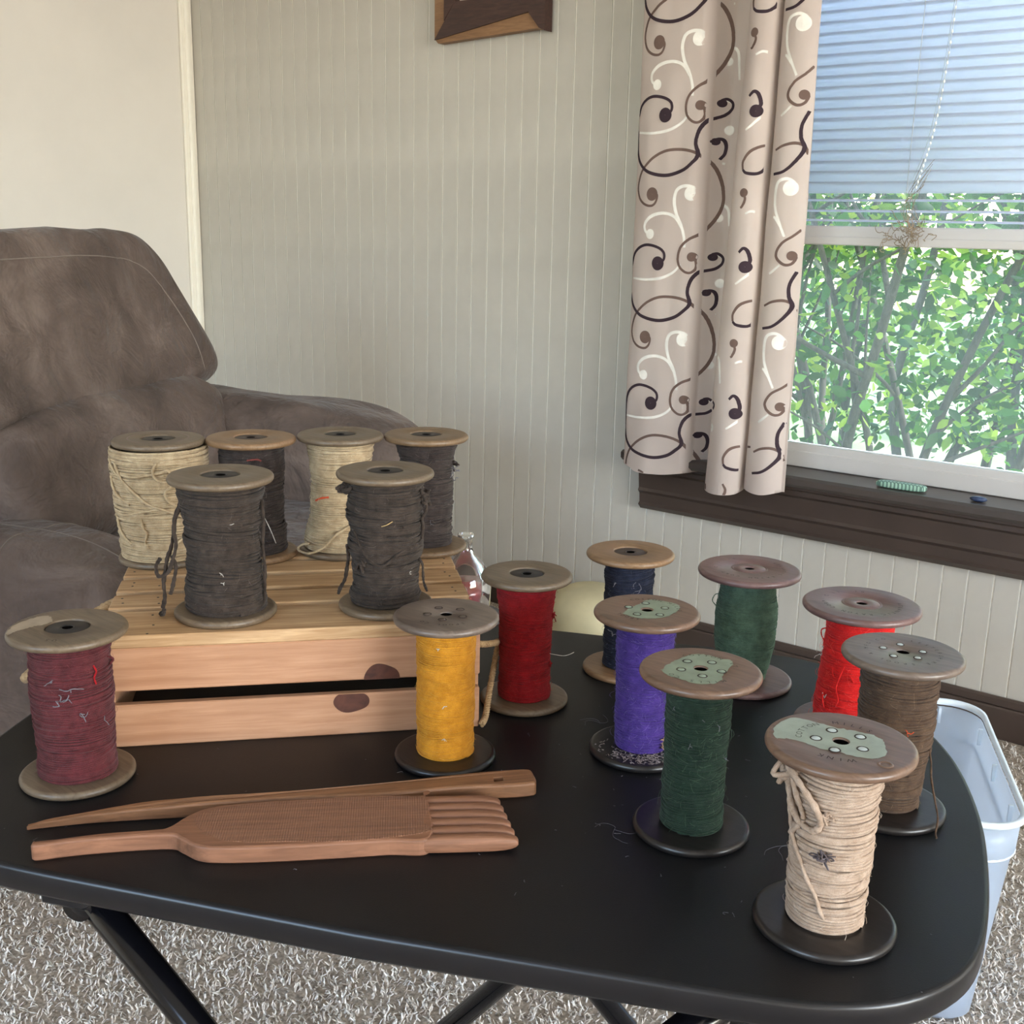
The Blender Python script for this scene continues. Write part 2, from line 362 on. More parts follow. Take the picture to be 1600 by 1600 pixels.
def curtain_y(x, z):
    x = np.asarray(x, float); z = np.asarray(z, float); t = np.clip((1.55-z)/1.08, -.4, 1)
    e12 = -1.160-.040*t; e23 = -1.098-.014*t; L = -1.436; Rr = -1.008-.014*np.clip(t, 0, 1)
    def hump(a, b_, h, p=.5):
        u = np.clip((x-a)/(b_-a), 0, 1); return h*np.clip(4*u*(1-u), 0, 1)**p
    def sm(a, w): u = np.clip((x-a)/w, 0, 1); return u*u*(3-2*u)
    y = 2.305+0*x
    y = y-hump(L, -1.262, .022, .45)                          # broad flat fold on the left
    y = y+.046*sm(-1.282, .05)*(1-sm(e12-.004, .006))           # deep recess
    y = y-.030*sm(e12-.003, .006)*(1-sm(e23-.002, .006))-hump(e12, e23, .030, .6)
    y = y+.012*sm(e23-.004, .004)*(1-sm(e23+.002, .008))
    y = y-.020*sm(e23+.001, .006)-hump(e23+.002, Rr, .030, .6)
    return y+.0022*cw(x, z)+.0009*cw2_(x, z)
NX, NZ = 300, 190
hem = spline([(-1.436, .476), (-1.412, .470), (-1.389, .462), (-1.327, .464), (-1.264, .474), (-1.209, .474), (-1.202, .456), (-1.168, .450), (-1.119, .455), (-1.110, .474), (-1.105, .470), (-1.06, .463), (-1.018, .472)], 200)
xs = np.linspace(-1.436, -1.014, NX); zb = np.interp(xs, hem[:, 0], hem[:, 1]); tt = np.linspace(0, 1, NZ)
X = np.repeat(xs[None], NZ, 0); Z = zb[None]+(2.12-zb[None])*tt[:, None]
Xs = X+(.009*np.clip((1.55-Z)/1.0, 0, 1)*0)
V = np.stack([Xs, curtain_y(X, Z), Z], -1).reshape(-1, 3)
i = np.arange(NZ-1)[:, None]*NX+np.arange(NX-1)[None]
F = np.stack([i, i+1, i+NX+1, i+NX], -1).reshape(-1, 4)
cur = thing('curtain', 'cream cotton curtain with dark brown and white printed swirls', 'curtain', (0, 0, 0))
cl = npmesh('curtain_cloth', V, F, cm, cur)
sd = cl.modifiers.new('thickness', 'SOLIDIFY'); sd.thickness = .0008; sd.offset = 1
# stitched hem: a slightly thicker band
hz = np.linspace(0, 1, 4)[:, None]; Xh = np.repeat(xs[None], 4, 0); Zh = zb[None]+.048*hz+.0005
Vh = np.stack([Xh, curtain_y(Xh, Zh)-.0012, Zh], -1).reshape(-1, 3); ih = np.arange(3)[:, None]*NX+np.arange(NX-1)[None]
npmesh('hem', Vh, np.stack([ih, ih+1, ih+NX+1, ih+NX], -1).reshape(-1, 4), cm, cur)
PR = {c: plain('print_'+n, col, .9, var=.05, spec=.1) for c, n, col in (('d', 'plum', (62, 50, 56)), ('b', 'taupe', (112, 92, 84)), ('w', 'white', (240, 235, 226)))}
strokes = [
 ('d', .0052, [(-1.366,1.264),(-1.353,1.271),(-1.354,1.287),(-1.372,1.298),(-1.401,1.302),(-1.423,1.291),(-1.433,1.268),(-1.434,1.22),(-1.431,1.176),(-1.417,1.151),(-1.393,1.139),(-1.356,1.135),(-1.32,1.144),(-1.297,1.159),(-1.281,1.177),(-1.288,1.2),(-1.285,1.219),(-1.277,1.234),(-1.261,1.247),(-1.242,1.251),(-1.221,1.256),(-1.206,1.267),(-1.205,1.28),(-1.218,1.288),(-1.232,1.286)]),
 ('d', .0050, [(-1.227,1.166),(-1.216,1.178),(-1.214,1.195),(-1.221,1.206),(-1.235,1.208),(-1.238,1.203)]),
 ('b', .0045, [(-1.393,1.1),(-1.379,1.094),(-1.381,1.079),(-1.391,1.07),(-1.408,1.072),(-1.422,1.084),(-1.428,1.106),(-1.425,1.131),(-1.416,1.151),(-1.393,1.173),(-1.361,1.187),(-1.323,1.189),(-1.291,1.183),(-1.267,1.171),(-1.243,1.156),(-1.226,1.134),(-1.215,1.106),(-1.213,1.076),(-1.223,1.051),(-1.241,1.029),(-1.264,1.011),(-1.291,.999),(-1.31,.983),(-1.317,.962),(-1.313,.941),(-1.298,.928),(-1.282,.927),(-1.269,.938),(-1.272,.955),(-1.284,.958)]),
 ('w', .0052, [(-1.293,1.414),(-1.28,1.418),(-1.29,1.428),(-1.312,1.43),(-1.329,1.421),(-1.334,1.398),(-1.327,1.371),(-1.314,1.348),(-1.305,1.322),(-1.302,1.299)]),
 ('w', .0050, [(-1.392,1.326),(-1.405,1.333),(-1.406,1.35),(-1.389,1.366),(-1.359,1.372),(-1.331,1.364),(-1.312,1.341)]),
 ('w', .0042, [(-1.432,1.227),(-1.398,1.225),(-1.358,1.23),(-1.327,1.244),(-1.31,1.262)]),
 ('w', .0042, [(-1.206,1.281),(-1.225,1.285),(-1.247,1.267),(-1.26,1.242),(-1.266,1.212),(-1.256,1.183),(-1.235,1.162),(-1.214,1.157)]),
 ('w', .0045, [(-1.22,1.363),(-1.232,1.372),(-1.229,1.384),(-1.212,1.389),(-1.2,1.38),(-1.196,1.356),(-1.193,1.325)]),
 ('d', .0050, [(-1.15,1.263),(-1.14,1.275),(-1.147,1.295),(-1.158,1.301),(-1.168,1.292)]),
 ('b', .0042, [(-1.108,1.193),(-1.133,1.191),(-1.158,1.181),(-1.172,1.162),(-1.172,1.145)]),
 ('d', .0046, [(-1.172,1.145),(-1.162,1.138),(-1.136,1.137),(-1.112,1.149)]),
 ('b', .0040, [(-1.17,1.1),(-1.162,1.086),(-1.168,1.07),(-1.172,1.067)]),
 ('w', .0036, [(-1.112,1.27),(-1.134,1.253),(-1.158,1.235),(-1.172,1.225)]),
 ('w', .0036, [(-1.112,1.359),(-1.122,1.371),(-1.144,1.378),(-1.160,1.373)]),
 ('b', .0042, [(-1.100,1.183),(-1.083,1.192),(-1.058,1.196),(-1.037,1.19),(-1.026,1.173)]),
 ('d', .0050, [(-1.100,1.135),(-1.078,1.141),(-1.055,1.159),(-1.036,1.184),(-1.045,1.206),(-1.045,1.231),(-1.031,1.257)]),
 ('b', .0042, [(-1.028,1.342),(-1.046,1.329),(-1.069,1.315),(-1.081,1.296),(-1.078,1.281),(-1.061,1.27),(-1.044,1.273),(-1.036,1.286),(-1.046,1.291)]),
 ('w', .0046, [(-1.061,1.425),(-1.052,1.435),(-1.069,1.444),(-1.088,1.438),(-1.093,1.417),(-1.091,1.384),(-1.079,1.353),(-1.066,1.327)]),
 ('w', .0036, [(-1.094,1.366),(-1.09,1.365),(-1.074,1.343)]),
 ('w', .0036, [(-1.094,1.25),(-1.088,1.255),(-1.072,1.269)])]
balls = [('d', .0155, -1.368, 1.262), ('d', .008, -1.229, 1.28), ('d', .0075, -1.24, 1.203), ('b', .0145, -1.392, 1.095), ('b', .010, -1.282, 1.279), ('w', .015, -1.293, 1.414), ('w', .011, -1.392, 1.326), ('w', .010, -1.208, 1.225), ('w', .009, -1.222, 1.363), ('d', .0125, -1.151, 1.262), ('b', .009, -1.166, 1.098), ('b', .0095, -1.046, 1.289), ('w', .015, -1.06, 1.425)]
pm = {c: MB() for c in 'dbw'}
def onto(P2):
    """first place where the line of the traced print meets the folded cloth"""
    P2 = np.asarray(P2, float); ys = np.arange(2.22, 2.37, .0008); k = ys/2.30
    Xq = P2[:, :1]*k[None]; Zq = 1.02+(P2[:, 1:]-1.02)*k[None]
    hit = curtain_y(Xq, Zq) <= ys[None]; i = np.argmax(hit, 1); kk = k[i]
    return np.c_[P2[:, 0]*kk, 1.02+(P2[:, 1]-1.02)*kk], ys[i]
def lay(P2, c, w):
    P2 = np.asarray(P2); T = np.gradient(P2, axis=0); T /= np.linalg.norm(T, axis=1)[:, None]+1e-9
    N = np.c_[-T[:, 1], T[:, 0]]; n = len(P2); off = {'w': .0011, 'b': .0015, 'd': .0019}[c]
    cols = [P2+N*s*w[:, None] for s in (-1, -.33, .33, 1)]
    G = np.stack(cols, 1); G[..., 0] = np.clip(G[..., 0], -1.4355, -1.016)
    lo = np.interp(G[..., 0], xs, zb)+.001; G[..., 1] = np.maximum(G[..., 1], lo)
    V = np.stack([G[..., 0], curtain_y(G[..., 0], G[..., 1])-off, G[..., 1]], -1).reshape(-1, 3)
    i = np.arange(n-1)[:, None]*4+np.arange(3)[None]; pm[c].add(V, np.stack([i, i+1, i+5, i+4], -1).reshape(-1, 4))
for k in range(-3, 3):
    dz = .318*k
    for c, w, P in strokes:
        P = np.array(P)+[0, dz]
        Q = spline(P, len(P)*9); Q, yq = onto(Q); jump = np.r_[False, (np.abs(np.diff(yq)) > .012) | (np.abs(np.diff(Q[:, 0])) > .010)]
        keep = (Q[:, 1] > np.interp(Q[:, 0], xs, zb)) & ~jump
        if keep.sum() < 4 or Q[:, 1].min() > 2.05: continue
        idx = np.where(keep)[0]
        for run in np.split(idx, np.where(np.diff(idx) > 1)[0]+1):
            if len(run) > 3:
                s = np.linspace(0, 1, len(Q))[run]; lay(Q[run], c, w*.72*(1-.25*np.abs(s-.5)*2))
    for c, r, x, z in balls:
        z += dz
        if not .49 < z < 2.05: continue
        (x, z), = onto([(x, z)])[0]; r = min(r, x+1.435)
        n = 20; a = np.linspace(0, 2*np.pi, n, endpoint=False); rr = np.array([.02, .5, 1])[:, None]*r
        G = np.stack([x+rr*np.cos(a), z+rr*np.sin(a)], -1); off = {'w': .0012, 'b': .0016, 'd': .0020}[c]
        V = np.stack([G[..., 0], curtain_y(G[..., 0], G[..., 1])-off, G[..., 1]], -1).reshape(-1, 3)
        i = np.arange(2)[:, None]*n+np.arange(n)[None]; j = np.arange(2)[:, None]*n+(np.arange(n)[None]+1) % n
        pm[c].add(V, np.stack([i, j, j+n, i+n], -1).reshape(-1, 4))
for c, nme, lab in (('d', 'printed_scrolls', 'dark plum printed scrolls'), ('b', 'printed_scrolls', 'taupe printed scrolls'), ('w', 'printed_scrolls', 'white printed scrolls')):
    o = pm[c].build(nme, PR[c], cur); o['label'] = lab; o['kind'] = 'stuff'
m = MB(); m.lathe([(0, -.012), (.007, -.010), (.0095, -.002), (.0085, .006), (.004, .010), (.004, .028), (0, .028)], 20)
o = m.build('curtain_holdback', plain('black_metal', (26, 24, 25), .35)); o.rotation_euler = (R_(-90), 0, 0); o.location = (-1.462, YB-.030, .474)
tag(o, 'small round black knob on the wall at the lower left edge of the curtain', 'knob')
m = MB(); m.tube([(-1.55, 2.335, 2.105), (.75, 2.335, 2.105)], .012, 16)
o = m.build('curtain_rod', plain('black_rod', (30, 28, 28), .35)); tag(o, 'dark curtain rod above the window holding the patterned curtain', 'curtain rod')
# things on the sill
sm_, nt, b = new_mat('mint_stone'); v = coords(nt, (1, 1, 1), (0, 0, .78)); 
vo = nd(nt, 'ShaderNodeTexBrick', Scale=46); vo.inputs['Color1'].default_value = srgb((150, 190, 170)); vo.inputs['Color2'].default_value = srgb((170, 202, 182)); vo.inputs['Mortar'].default_value = srgb((92, 122, 110)); vo.inputs['Mortar Size'].default_value = .06
nt.links.new(v, vo.inputs[0]); nt.links.new(vo.outputs[0], b.inputs['Base Color']); b.inputs['Roughness'].default_value = .5
def superell(name, mat, parent, c, h, e=(.6, .6), n=(40, 24), rot=None, fn=None):
    """closed superellipsoid with half sizes h; e small = boxy"""
    a = np.linspace(-np.pi, np.pi, n[0], endpoint=False); p = np.linspace(-np.pi/2, np.pi/2, n[1])
    f = lambda t, q: np.sign(t)*np.abs(t)**q
    X = f(np.cos(p), e[1])[:, None]*f(np.cos(a), e[0])[None]; Y = f(np.cos(p), e[1])[:, None]*f(np.sin(a), e[0])[None]; Z = np.repeat(f(np.sin(p), e[1])[:, None], n[0], 1)
    V = np.stack([X*h[0], Y*h[1], Z*h[2]], -1).reshape(-1, 3)
    if fn is not None: V = fn(V)
    if rot is not None: V = V@np.array(Matrix.Rotation(rot[1], 3, rot[0])).T
    V = V+np.array(c)
    i = np.arange(n[1]-1)[:, None]*n[0]; j = np.arange(n[0])[None]; j2 = (j+1) % n[0]
    F = np.stack([i+j, i+j2, i+n[0]+j2, i+n[0]+j], -1).reshape(-1, 4)
    return npmesh(name, V, F, mat, parent)
o = superell('carved_stone', sm_, None, (0, 0, 0), (.052, .0125, .0075), (.5, .5)); o.location = (-.785, 2.350, .5108); o.rotation_euler = (0, 0, R_(3))
tag(o, 'long mint green carved stone bar lying on the window sill', 'stone')
o = superell('pebble', plain('blue_pebble', (52, 64, 92), .2, var=.2, sc=60), None, (0, 0, 0), (.017, .010, .0055), (.9, .9)); o.location = (-.628, 2.348, .5085)
tag(o, 'small glossy dark blue pebble on the window sill right of the mint stone', 'pebble')
# ------------------------------------------------------------------ picture frame high on the wall
fr_ = thing('picture_frame', 'square wooden frame of dark and light faceted wood on the panelled wall', 'picture frame', (-1.93, YB-.006, 1.47))
dk = wood('walnut', (48, 30, 26), (74, 48, 40), (1, 8, 8), sc=20, rough=.5); lt = wood('oak_edge', (126, 92, 62), (150, 112, 78), (1, 8, 8), sc=20, rough=.6)
FD = .030
def slab(name, mat, pts, y0=-FD, y1=0.0):
    m = MB(); m.prism(pts, y0, y1, M=lambda V: np.c_[V[:, 0], V[:, 2], V[:, 1]]); return m.build(name, mat, fr_, False)
w2 = .178; H2 = .42
slab('bottom_rail', dk, [(-w2+.004, .008), (-.106, .094), (.086, .094), (.128, .050)])
slab('bottom_wedge', lt, [(-w2+.004, .008), (.128, .050), (.160, .012), (-w2+.012, .000)], -FD*.8)
slab('right_stile', dk, [(.088, .094), (.160, .012), (w2, .004), (w2, H2), (.088, H2-.08)])
slab('left_edge', lt, [(-w2, .012), (-w2+.004, .008), (-.142, .052), (-.142, H2-.04), (-w2, H2)], -FD*.8)
slab('left_stile', dk, [(-.142, .052), (-.106, .094), (-.106, H2-.08), (-.142, H2-.04)])
slab('top_rail', dk, [(-.142, H2-.04), (-.106, H2-.08), (.088, H2-.08), (w2, H2), (-w2, H2)])
slab('mat_board', plain('mat_board', (214, 202, 184), .8), [(-.106, .094), (.088, .094), (.088, H2-.08), (-.106, H2-.08)], -.010, -.002)
# ------------------------------------------------------------------ recliner
sue, nt, b = new_mat('suede'); v = coords(nt); n1 = noise(nt, v, 7, 5, .6, .6); n2 = noise(nt, v, 420, 3, .6)
nt.links.new(ramp(nt, n1, [(.32, srgb((74, 63, 57))), (.5, srgb((92, 79, 72))), (.68, srgb((114, 100, 92)))]), b.inputs['Base Color'])
b.inputs['Roughness'].default_value = .85; b.inputs['Specular IOR Level'].default_value = .2; b.inputs['Sheen Weight'].default_value = .12; b.inputs['Sheen Roughness'].default_value = .4
bu = bump(nt, b, n2, .25, .0008); n3 = noise(nt, v, 11, 4, .55, .4); bump(nt, b, n3, .9, .03, bu)
stm = plain('stitching', (122, 110, 101), .8)
rec = thing('recliner', 'wide taupe suede recliner with padded arms in the corner', 'armchair', (-1.385, 1.22, 0), R_(21.7))
wr = Wob(np.random.default_rng(8), 3, (9, 9, 9), 9); wr2 = Wob(np.random.default_rng(9), 3, (30, 30, 30), 8)
def pad(name, c, h, e=(.35, .5), n=(72, 44), amp=.008, fn=None, rot=None):
    def g(V):
        Q = V/np.array(h); r = np.linalg.norm(V, axis=1)[:, None]+1e-6
        V = V+V/r*((wr(*(V+np.array(c)).T)*amp+wr2(*(V+np.array(c)).T)*amp*.22)[:, None])
        return fn(V) if fn else V
    return superell(name, sue, rec, c, h, e, n, rot, g)
def armfn(V):      # front end of the arm droops and swells
    V = V.copy(); u = (V[:, 0]+.44)/.88
    V[:, 2] += np.where(V[:, 2] > 0, -.035*np.clip((u-.55)/.45, 0, 1)**2, 0)
    return V
pad('base', (-.42, .10, .17), (.42, .40, .14), (.15, .2), amp=.003)
pad('arm', (-.405, .55, .347), (.45, .135, .315), (.45, .42), amp=.009, fn=armfn)
na = pad('arm', (-.50, -.205, .290), (.41, .125, .268), (.50, .55), amp=.008, fn=armfn)
pad('seat_cushion', (-.30, .17, .375), (.42, .29, .105), (.3, .42), amp=.008)
pad('footrest_panel', (.075, .17, .235), (.065, .27, .18), (.35, .5), amp=.005)
pad('lumbar_cushion', (-.485, .15, .575), (.125, .33, .135), (.35, .6), amp=.010, rot=('Y', R_(-14)))
def topfn(V):
    V = V.copy(); u = np.clip((V[:, 2]+.19)/.38, 0, 1)
    V[:, 1] = np.where(V[:, 1] > 0, V[:, 1]*(1.0-.40*u**1.3), V[:, 1])
    return V
bk = pad('back_cushion', (-.585, .12, .815), (.135, .46, .165), (.3, .30), (110, 70), amp=.008, fn=topfn, rot=('Y', R_(-16)))
m = MB()
def seam(host, P, r=.0011):
    out = []
    for p in spline(P, 70):
        ok, co, no, _ = host.closest_point_on_mesh(Vector(p)); out.append(np.array(co)+np.array(no)*.0004)
    m = MB(); m.tube(out, r, 5); m.build('seam', stm, host)
tl_ = lambda y, z: (-.585+.135*math.cos(R_(16))-z*math.sin(R_(16))+.02, .12+y, .815+z*math.cos(R_(16))+.135*math.sin(R_(16)))
seam(bk, [tl_(-.42, .105), tl_(-.15, .108), tl_(.10, .108), tl_(.21, .085), tl_(.27, .02), tl_(.31, -.06), tl_(.33, -.14)])
seam(na, [(-.88, -.20, .60), (-.6, -.20, .60), (-.3, -.20, .58), (-.12, -.20, .50), (-.08, -.20, .35)])
seam(na, [(-.34, -.34, .35), (-.34, -.30, .52), (-.33, -.20, .60), (-.31, -.10, .52)])
# ------------------------------------------------------------------ small things behind the table
dkm = plain('dark_grey_plastic', (72, 68, 66), .5)
tb = thing('bin', 'dark grey round bin on the floor behind the crate', 'bin', (-1.255, 1.50, 0))
m = MB(); m.lathe([(.0, .0), (.054, .0), (.058, .01), (.066, .315), (.070, .32), (.070, .33), (.064, .33), (.056, .02), (0, .018)], 40); m.build('bin_body', dkm, tb)
m = MB(); m.lathe([(0, .331), (.068, .331), (.072, .336), (.068, .342), (.02, .345), (0, .345)], 40); m.build('lid', plain('dark_lid', (60, 56, 55), .45), tb)
bt = thing('glass_bottle', 'clear glass bottle with reddish liquid standing behind the crate', 'bottle', (-1.255, 1.50, .3455)); bt.scale = (.70, .70, .70)
gg, nt, b = new_mat('clear_glass'); out = nt.nodes['Material Output']; b.inputs['Transmission Weight'].default_value = 1; b.inputs['Roughness'].default_value = .02; b.inputs['IOR'].default_value = 1.45; b.inputs['Base Color'].default_value = (.95, .97, .96, 1)
m = MB(); m.lathe([(0, 0), (.058, 0), (.064, .008), (.066, .07), (.060, .105), (.044, .135), (.022, .158), (.017, .172), (.0165, .195), (.021, .198), (.021, .208), (.0145, .209), (.0145, .172), (.020, .156), (.041, .132), (.057, .103), (.063, .07), (.061, .012), (0, .006)], 40)
m.build('glass_body', gg, bt)
m = MB(); m.lathe([(0, .008), (.0600, .012), (.0622, .060), (.061, .080), (0, .080)], 36); m.build('red_liquid', plain('red_liquid', (150, 66, 62), .15), bt)
crk = superell('round_cushion', plain('cream_fabric', (206, 196, 158), .7, var=.08, sc=8), None, (0, 0, 0), (.118, .110, .092), (.9, .75)); crk.location = (-1.447, 2.21, .092)
tag(crk, 'small cream rounded cushion on the floor against the dark baseboard', 'cushion')
# ------------------------------------------------------------------ plastic tote right of the table
pl, nt, b = new_mat('frosted_plastic'); out = nt.nodes['Material Output']
v = coords(nt); nt.links.new(ramp(nt, noise(nt, v, 6, 3), [(.3, srgb((204, 214, 226))), (.7, srgb((222, 230, 240)))]), b.inputs['Base Color']); b.inputs['Roughness'].default_value = .28
tl = nd(nt, 'ShaderNodeBsdfTranslucent', Color=srgb((226, 236, 248))); tp = nd(nt, 'ShaderNodeBsdfTransparent', Color=(.93, .96, 1, 1))
mx = nt.nodes.new('ShaderNodeMixShader'); mx.inputs[0].default_value = .5; nt.links.new(b.outputs[0], mx.inputs[1]); nt.links.new(tl.outputs[0], mx.inputs[2])
mx2 = nt.nodes.new('ShaderNodeMixShader'); mx2.inputs[0].default_value = .25; nt.links.new(mx.outputs[0], mx2.inputs[1]); nt.links.new(tp.outputs[0], mx2.inputs[2]); nt.links.new(mx2.outputs[0], out.inputs[0])
tote = thing('storage_tote', 'empty frosted clear plastic tote on the carpet right of the table', 'storage box', (-.493, 1.520, 0), R_(25))
def rrect(hx, hy, r, z, n=8):
    P = []
    for cx, cy, a0 in ((hx-r, hy-r, 0), (-hx+r, hy-r, 90), (-hx+r, -hy+r, 180), (hx-r, -hy+r, 270)):
        for a in np.linspace(a0, a0+90, n): P.append((cx+r*math.cos(R_(a)), cy+r*math.sin(R_(a)), z))
    return np.array(P)
def shell(rings, close_first=True, close_last=True):
    m = MB(); n = len(rings[0]); V = np.concatenate(rings); k = len(rings)
    i = np.arange(k-1)[:, None]*n; j = np.arange(n)[None]; j2 = (j+1) % n
    m.add(V, np.stack([i+j, i+j2, i+n+j2, i+n+j], -1).reshape(-1, 4))
    c0 = m.n; m.add([rings[0].mean(0), rings[-1].mean(0)], np.zeros((0, 3), int))
    t = []
    for q in range(n):
        t.append((c0, (q+1) % n, q)); t.append((c0+1, (k-1)*n+q, (k-1)*n+(q+1) % n))
    m.f[3].append(np.array(t)); return m
TH = .315
m = shell([rrect(.120, .158, .03, .002), rrect(.129, .167, .035, .012), rrect(.150, .190, .045, TH-.06), rrect(.154, .194, .05, TH-.055), rrect(.156, .196, .05, TH-.01),
           rrect(.152, .192, .05, TH-.01), rrect(.150, .190, .05, TH-.055), rrect(.146, .186, .045, TH-.06), rrect(.125, .163, .035, .016), rrect(.115, .153, .03, .008)])
m.build('tote_body', pl, tote)
rimm = plain('tote_rim', (224, 234, 242), .3, var=.02)
m = shell([rrect(.156, .196, .05, TH-.008), rrect(.161, .201, .052, TH-.007), rrect(.163, .203, .053, TH-.003), rrect(.161, .201, .052, TH+.001), rrect(.157, .197, .05, TH+.001), rrect(.154, .194, .05, TH-.003), rrect(.156, .196, .05, TH-.008)])
m.f[3] = []; m.build('rim', rimm, tote)
m = MB()
for x in (-.10, 0, .10): m.box((x-.002, .186, TH-.035), (x+.002, .192, TH-.01)); m.box((x-.002, -.192, TH-.035), (x+.002, -.186, TH-.01))
for y in (-.12, 0, .12): m.box((.146, y-.002, TH-.035), (.152, y+.002, TH-.01))
m.build('rib', rimm, tote, False)['kind'] = 'stuff'
m = MB(); q = rrect(.153, .193, .05, TH-.055, 10); m.tube(np.concatenate([q, q[:1]]), .0022, 6, cap=False); m.build('step_ledge', rimm, tote)
ty = thing('toy_ball', 'red and blue ball on the floor by the baseboard at the right edge', 'ball', (-.245, 2.30, .0))
superell('ball_body', plain('red_toy', (176, 30, 40), .5), ty, (0, 0, .045), (.045, .045, .045), (1, 1)); m = MB(); m.lathe([(0, .0915), (.02, .089), (.034, .076), (.030, .070), (0, .07)], 24); m.build('blue_cap', plain('blue_toy', (70, 84, 120), .5), ty)
# ------------------------------------------------------------------ carpet pile
rs = np.random.default_rng(21)
def carpet(n, poly_test, box, name):
    P = np.c_[rs.uniform(box[0], box[1], n), rs.uniform(box[2], box[3], n)]; P = P[poly_test(P)]; n = len(P)
    a = rs.uniform(0, 6.28, n); L = rs.uniform(.007, .013, n); lean = rs.uniform(.3, 1.1, n); w = rs.uniform(.0011, .0019, n)
    d = np.c_[np.cos(a), np.sin(a)]; pr = np.c_[-d[:, 1], d[:, 0]]
    V = np.zeros((n, 3, 3, 3)); tw = rs.uniform(-1, 1, n)
    for s, f in enumerate((0, .55, 1.)):
        cx = P+d*(lean*L*f**1.5)[:, None]+pr*(tw*L*.35*math.sin(f*3))[:, None]; cz = L*(f-.35*lean*f*f)*1.0
        ww = w*(1, 1.1, .45)[s]
        for j in range(3):
            q = j*2.094; V[:, s, j, :2] = cx+pr*(ww*math.cos(q))[:, None]+d*(ww*math.sin(q)*.6)[:, None]; V[:, s, j, 2] = cz+ww*math.sin(q)*.5
    base = np.arange(n)[:, None, None]*9+np.arange(2)[None, :, None]*3+np.arange(3)[None, None]
    nx = np.arange(n)[:, None, None]*9+np.arange(2)[None, :, None]*3+((np.arange(3)+1) % 3)[None, None]
    F = np.stack([base, nx, nx+3, base+3], -1).reshape(-1, 4)
    pm_, nt, b = new_mat('carpet_pile'); gi = nt.nodes.new('ShaderNodeNewGeometry')
    nt.links.new(ramp(nt, gi.outputs['Random Per Island'], [(0, srgb((206, 193, 180))), (.35, srgb((226, 217, 206))), (.7, srgb((238, 232, 224))), (1, srgb((250, 247, 242)))]), b.inputs['Base Color'])
    b.inputs['Roughness'].default_value = .9; b.inputs['Specular IOR Level'].default_value = .15
    o = npmesh(name, V.reshape(-1, 3), F, pm_); o['kind'] = 'stuff'; tag(o, 'deep beige flecked carpet pile on the floor under the table', 'carpet'); return o
carpet(145000, lambda P: rs.uniform(0, 1, len(P)) < np.where(np.abs(P[:, 1]-(.95+.45*(P[:, 0]+.9))) < .62, 1.0, .45), (-1.95, .9, .15, 2.36), 'carpet_pile')
#PART2
# ------------------------------------------------------------------ outdoors
gr, nt, b = new_mat('sunlit_ground'); v = coords(nt); nt.links.new(ramp(nt, noise(nt, v, 1.2, 5), [(.35, srgb((64, 96, 40))), (.54, srgb((104, 122, 66))), (.66, srgb((200, 196, 184)))]), b.inputs['Base Color']); b.inputs['Roughness'].default_value = .95
m = MB(); m.box((-16, YB+.2, -.46), (14, 22, -.36)); struct(m.build('ground', gr, smooth=False))
part('added_eave', vinyl, None, [((XL-.5, YB+.12, 2.30), (XR+.5, YB+.42, 2.38))])['kind'] = 'structure'  # unseen eave, added to keep direct sun out of the window
lfm = []
for nme, c1, c2 in (('leaf_green', (18, 58, 20), (62, 112, 34)), ('leaf_light', (64, 118, 30), (160, 182, 64))):
    mt, nt, b = new_mat(nme); out = nt.nodes['Material Output']; gi = nt.nodes.new('ShaderNodeNewGeometry')
    cr_ = ramp(nt, gi.outputs['Random Per Island'], [(0, srgb(c1)), (1, srgb(c2))]); nt.links.new(cr_, b.inputs['Base Color']); b.inputs['Roughness'].default_value = .45
    tl = nt.nodes.new('ShaderNodeBsdfTranslucent'); nt.links.new(cr_, tl.inputs[0]); mx = nt.nodes.new('ShaderNodeMixShader'); mx.inputs[0].default_value = .5
    nt.links.new(b.outputs[0], mx.inputs[1]); nt.links.new(tl.outputs[0], mx.inputs[2]); nt.links.new(mx.outputs[0], out.inputs[0]); lfm.append(mt)
bark = wood('grey_bark', (44, 42, 36), (84, 80, 72), (8, 8, 1.5), sc=14, rough=.9, bmp=.5)
rs = np.random.default_rng(77)
def leaves(C, L, name, mat, parent, rs):
    n = len(C); d = rs.normal(size=(n, 3)); d[:, 2] = d[:, 2]*.6-.25; d /= np.linalg.norm(d, axis=1)[:, None]
    s = np.cross(d, rs.normal(size=(n, 3))); s /= np.linalg.norm(s, axis=1)[:, None]; nn = np.cross(d, s)
    L = L[:, None]
    pts = [C, C+d*L*.3+s*L*.24+nn*L*.05, C+d*L*.62+s*L*.22+nn*L*.05, C+d*L, C+d*L*.62-s*L*.22+nn*L*.05, C+d*L*.3-s*L*.24+nn*L*.05, C+d*L*.5-nn*L*.02]
    V = np.stack(pts, 1).reshape(-1, 3); base = np.arange(n)[:, None]*7
    F = np.concatenate([base+np.array([0, 1, 6]), base+np.array([1, 2, 6]), base+np.array([2, 3, 6]), base+np.array([3, 4, 6]), base+np.array([4, 5, 6]), base+np.array([5, 0, 6])])
    return npmesh(name, V, F, mat, parent)
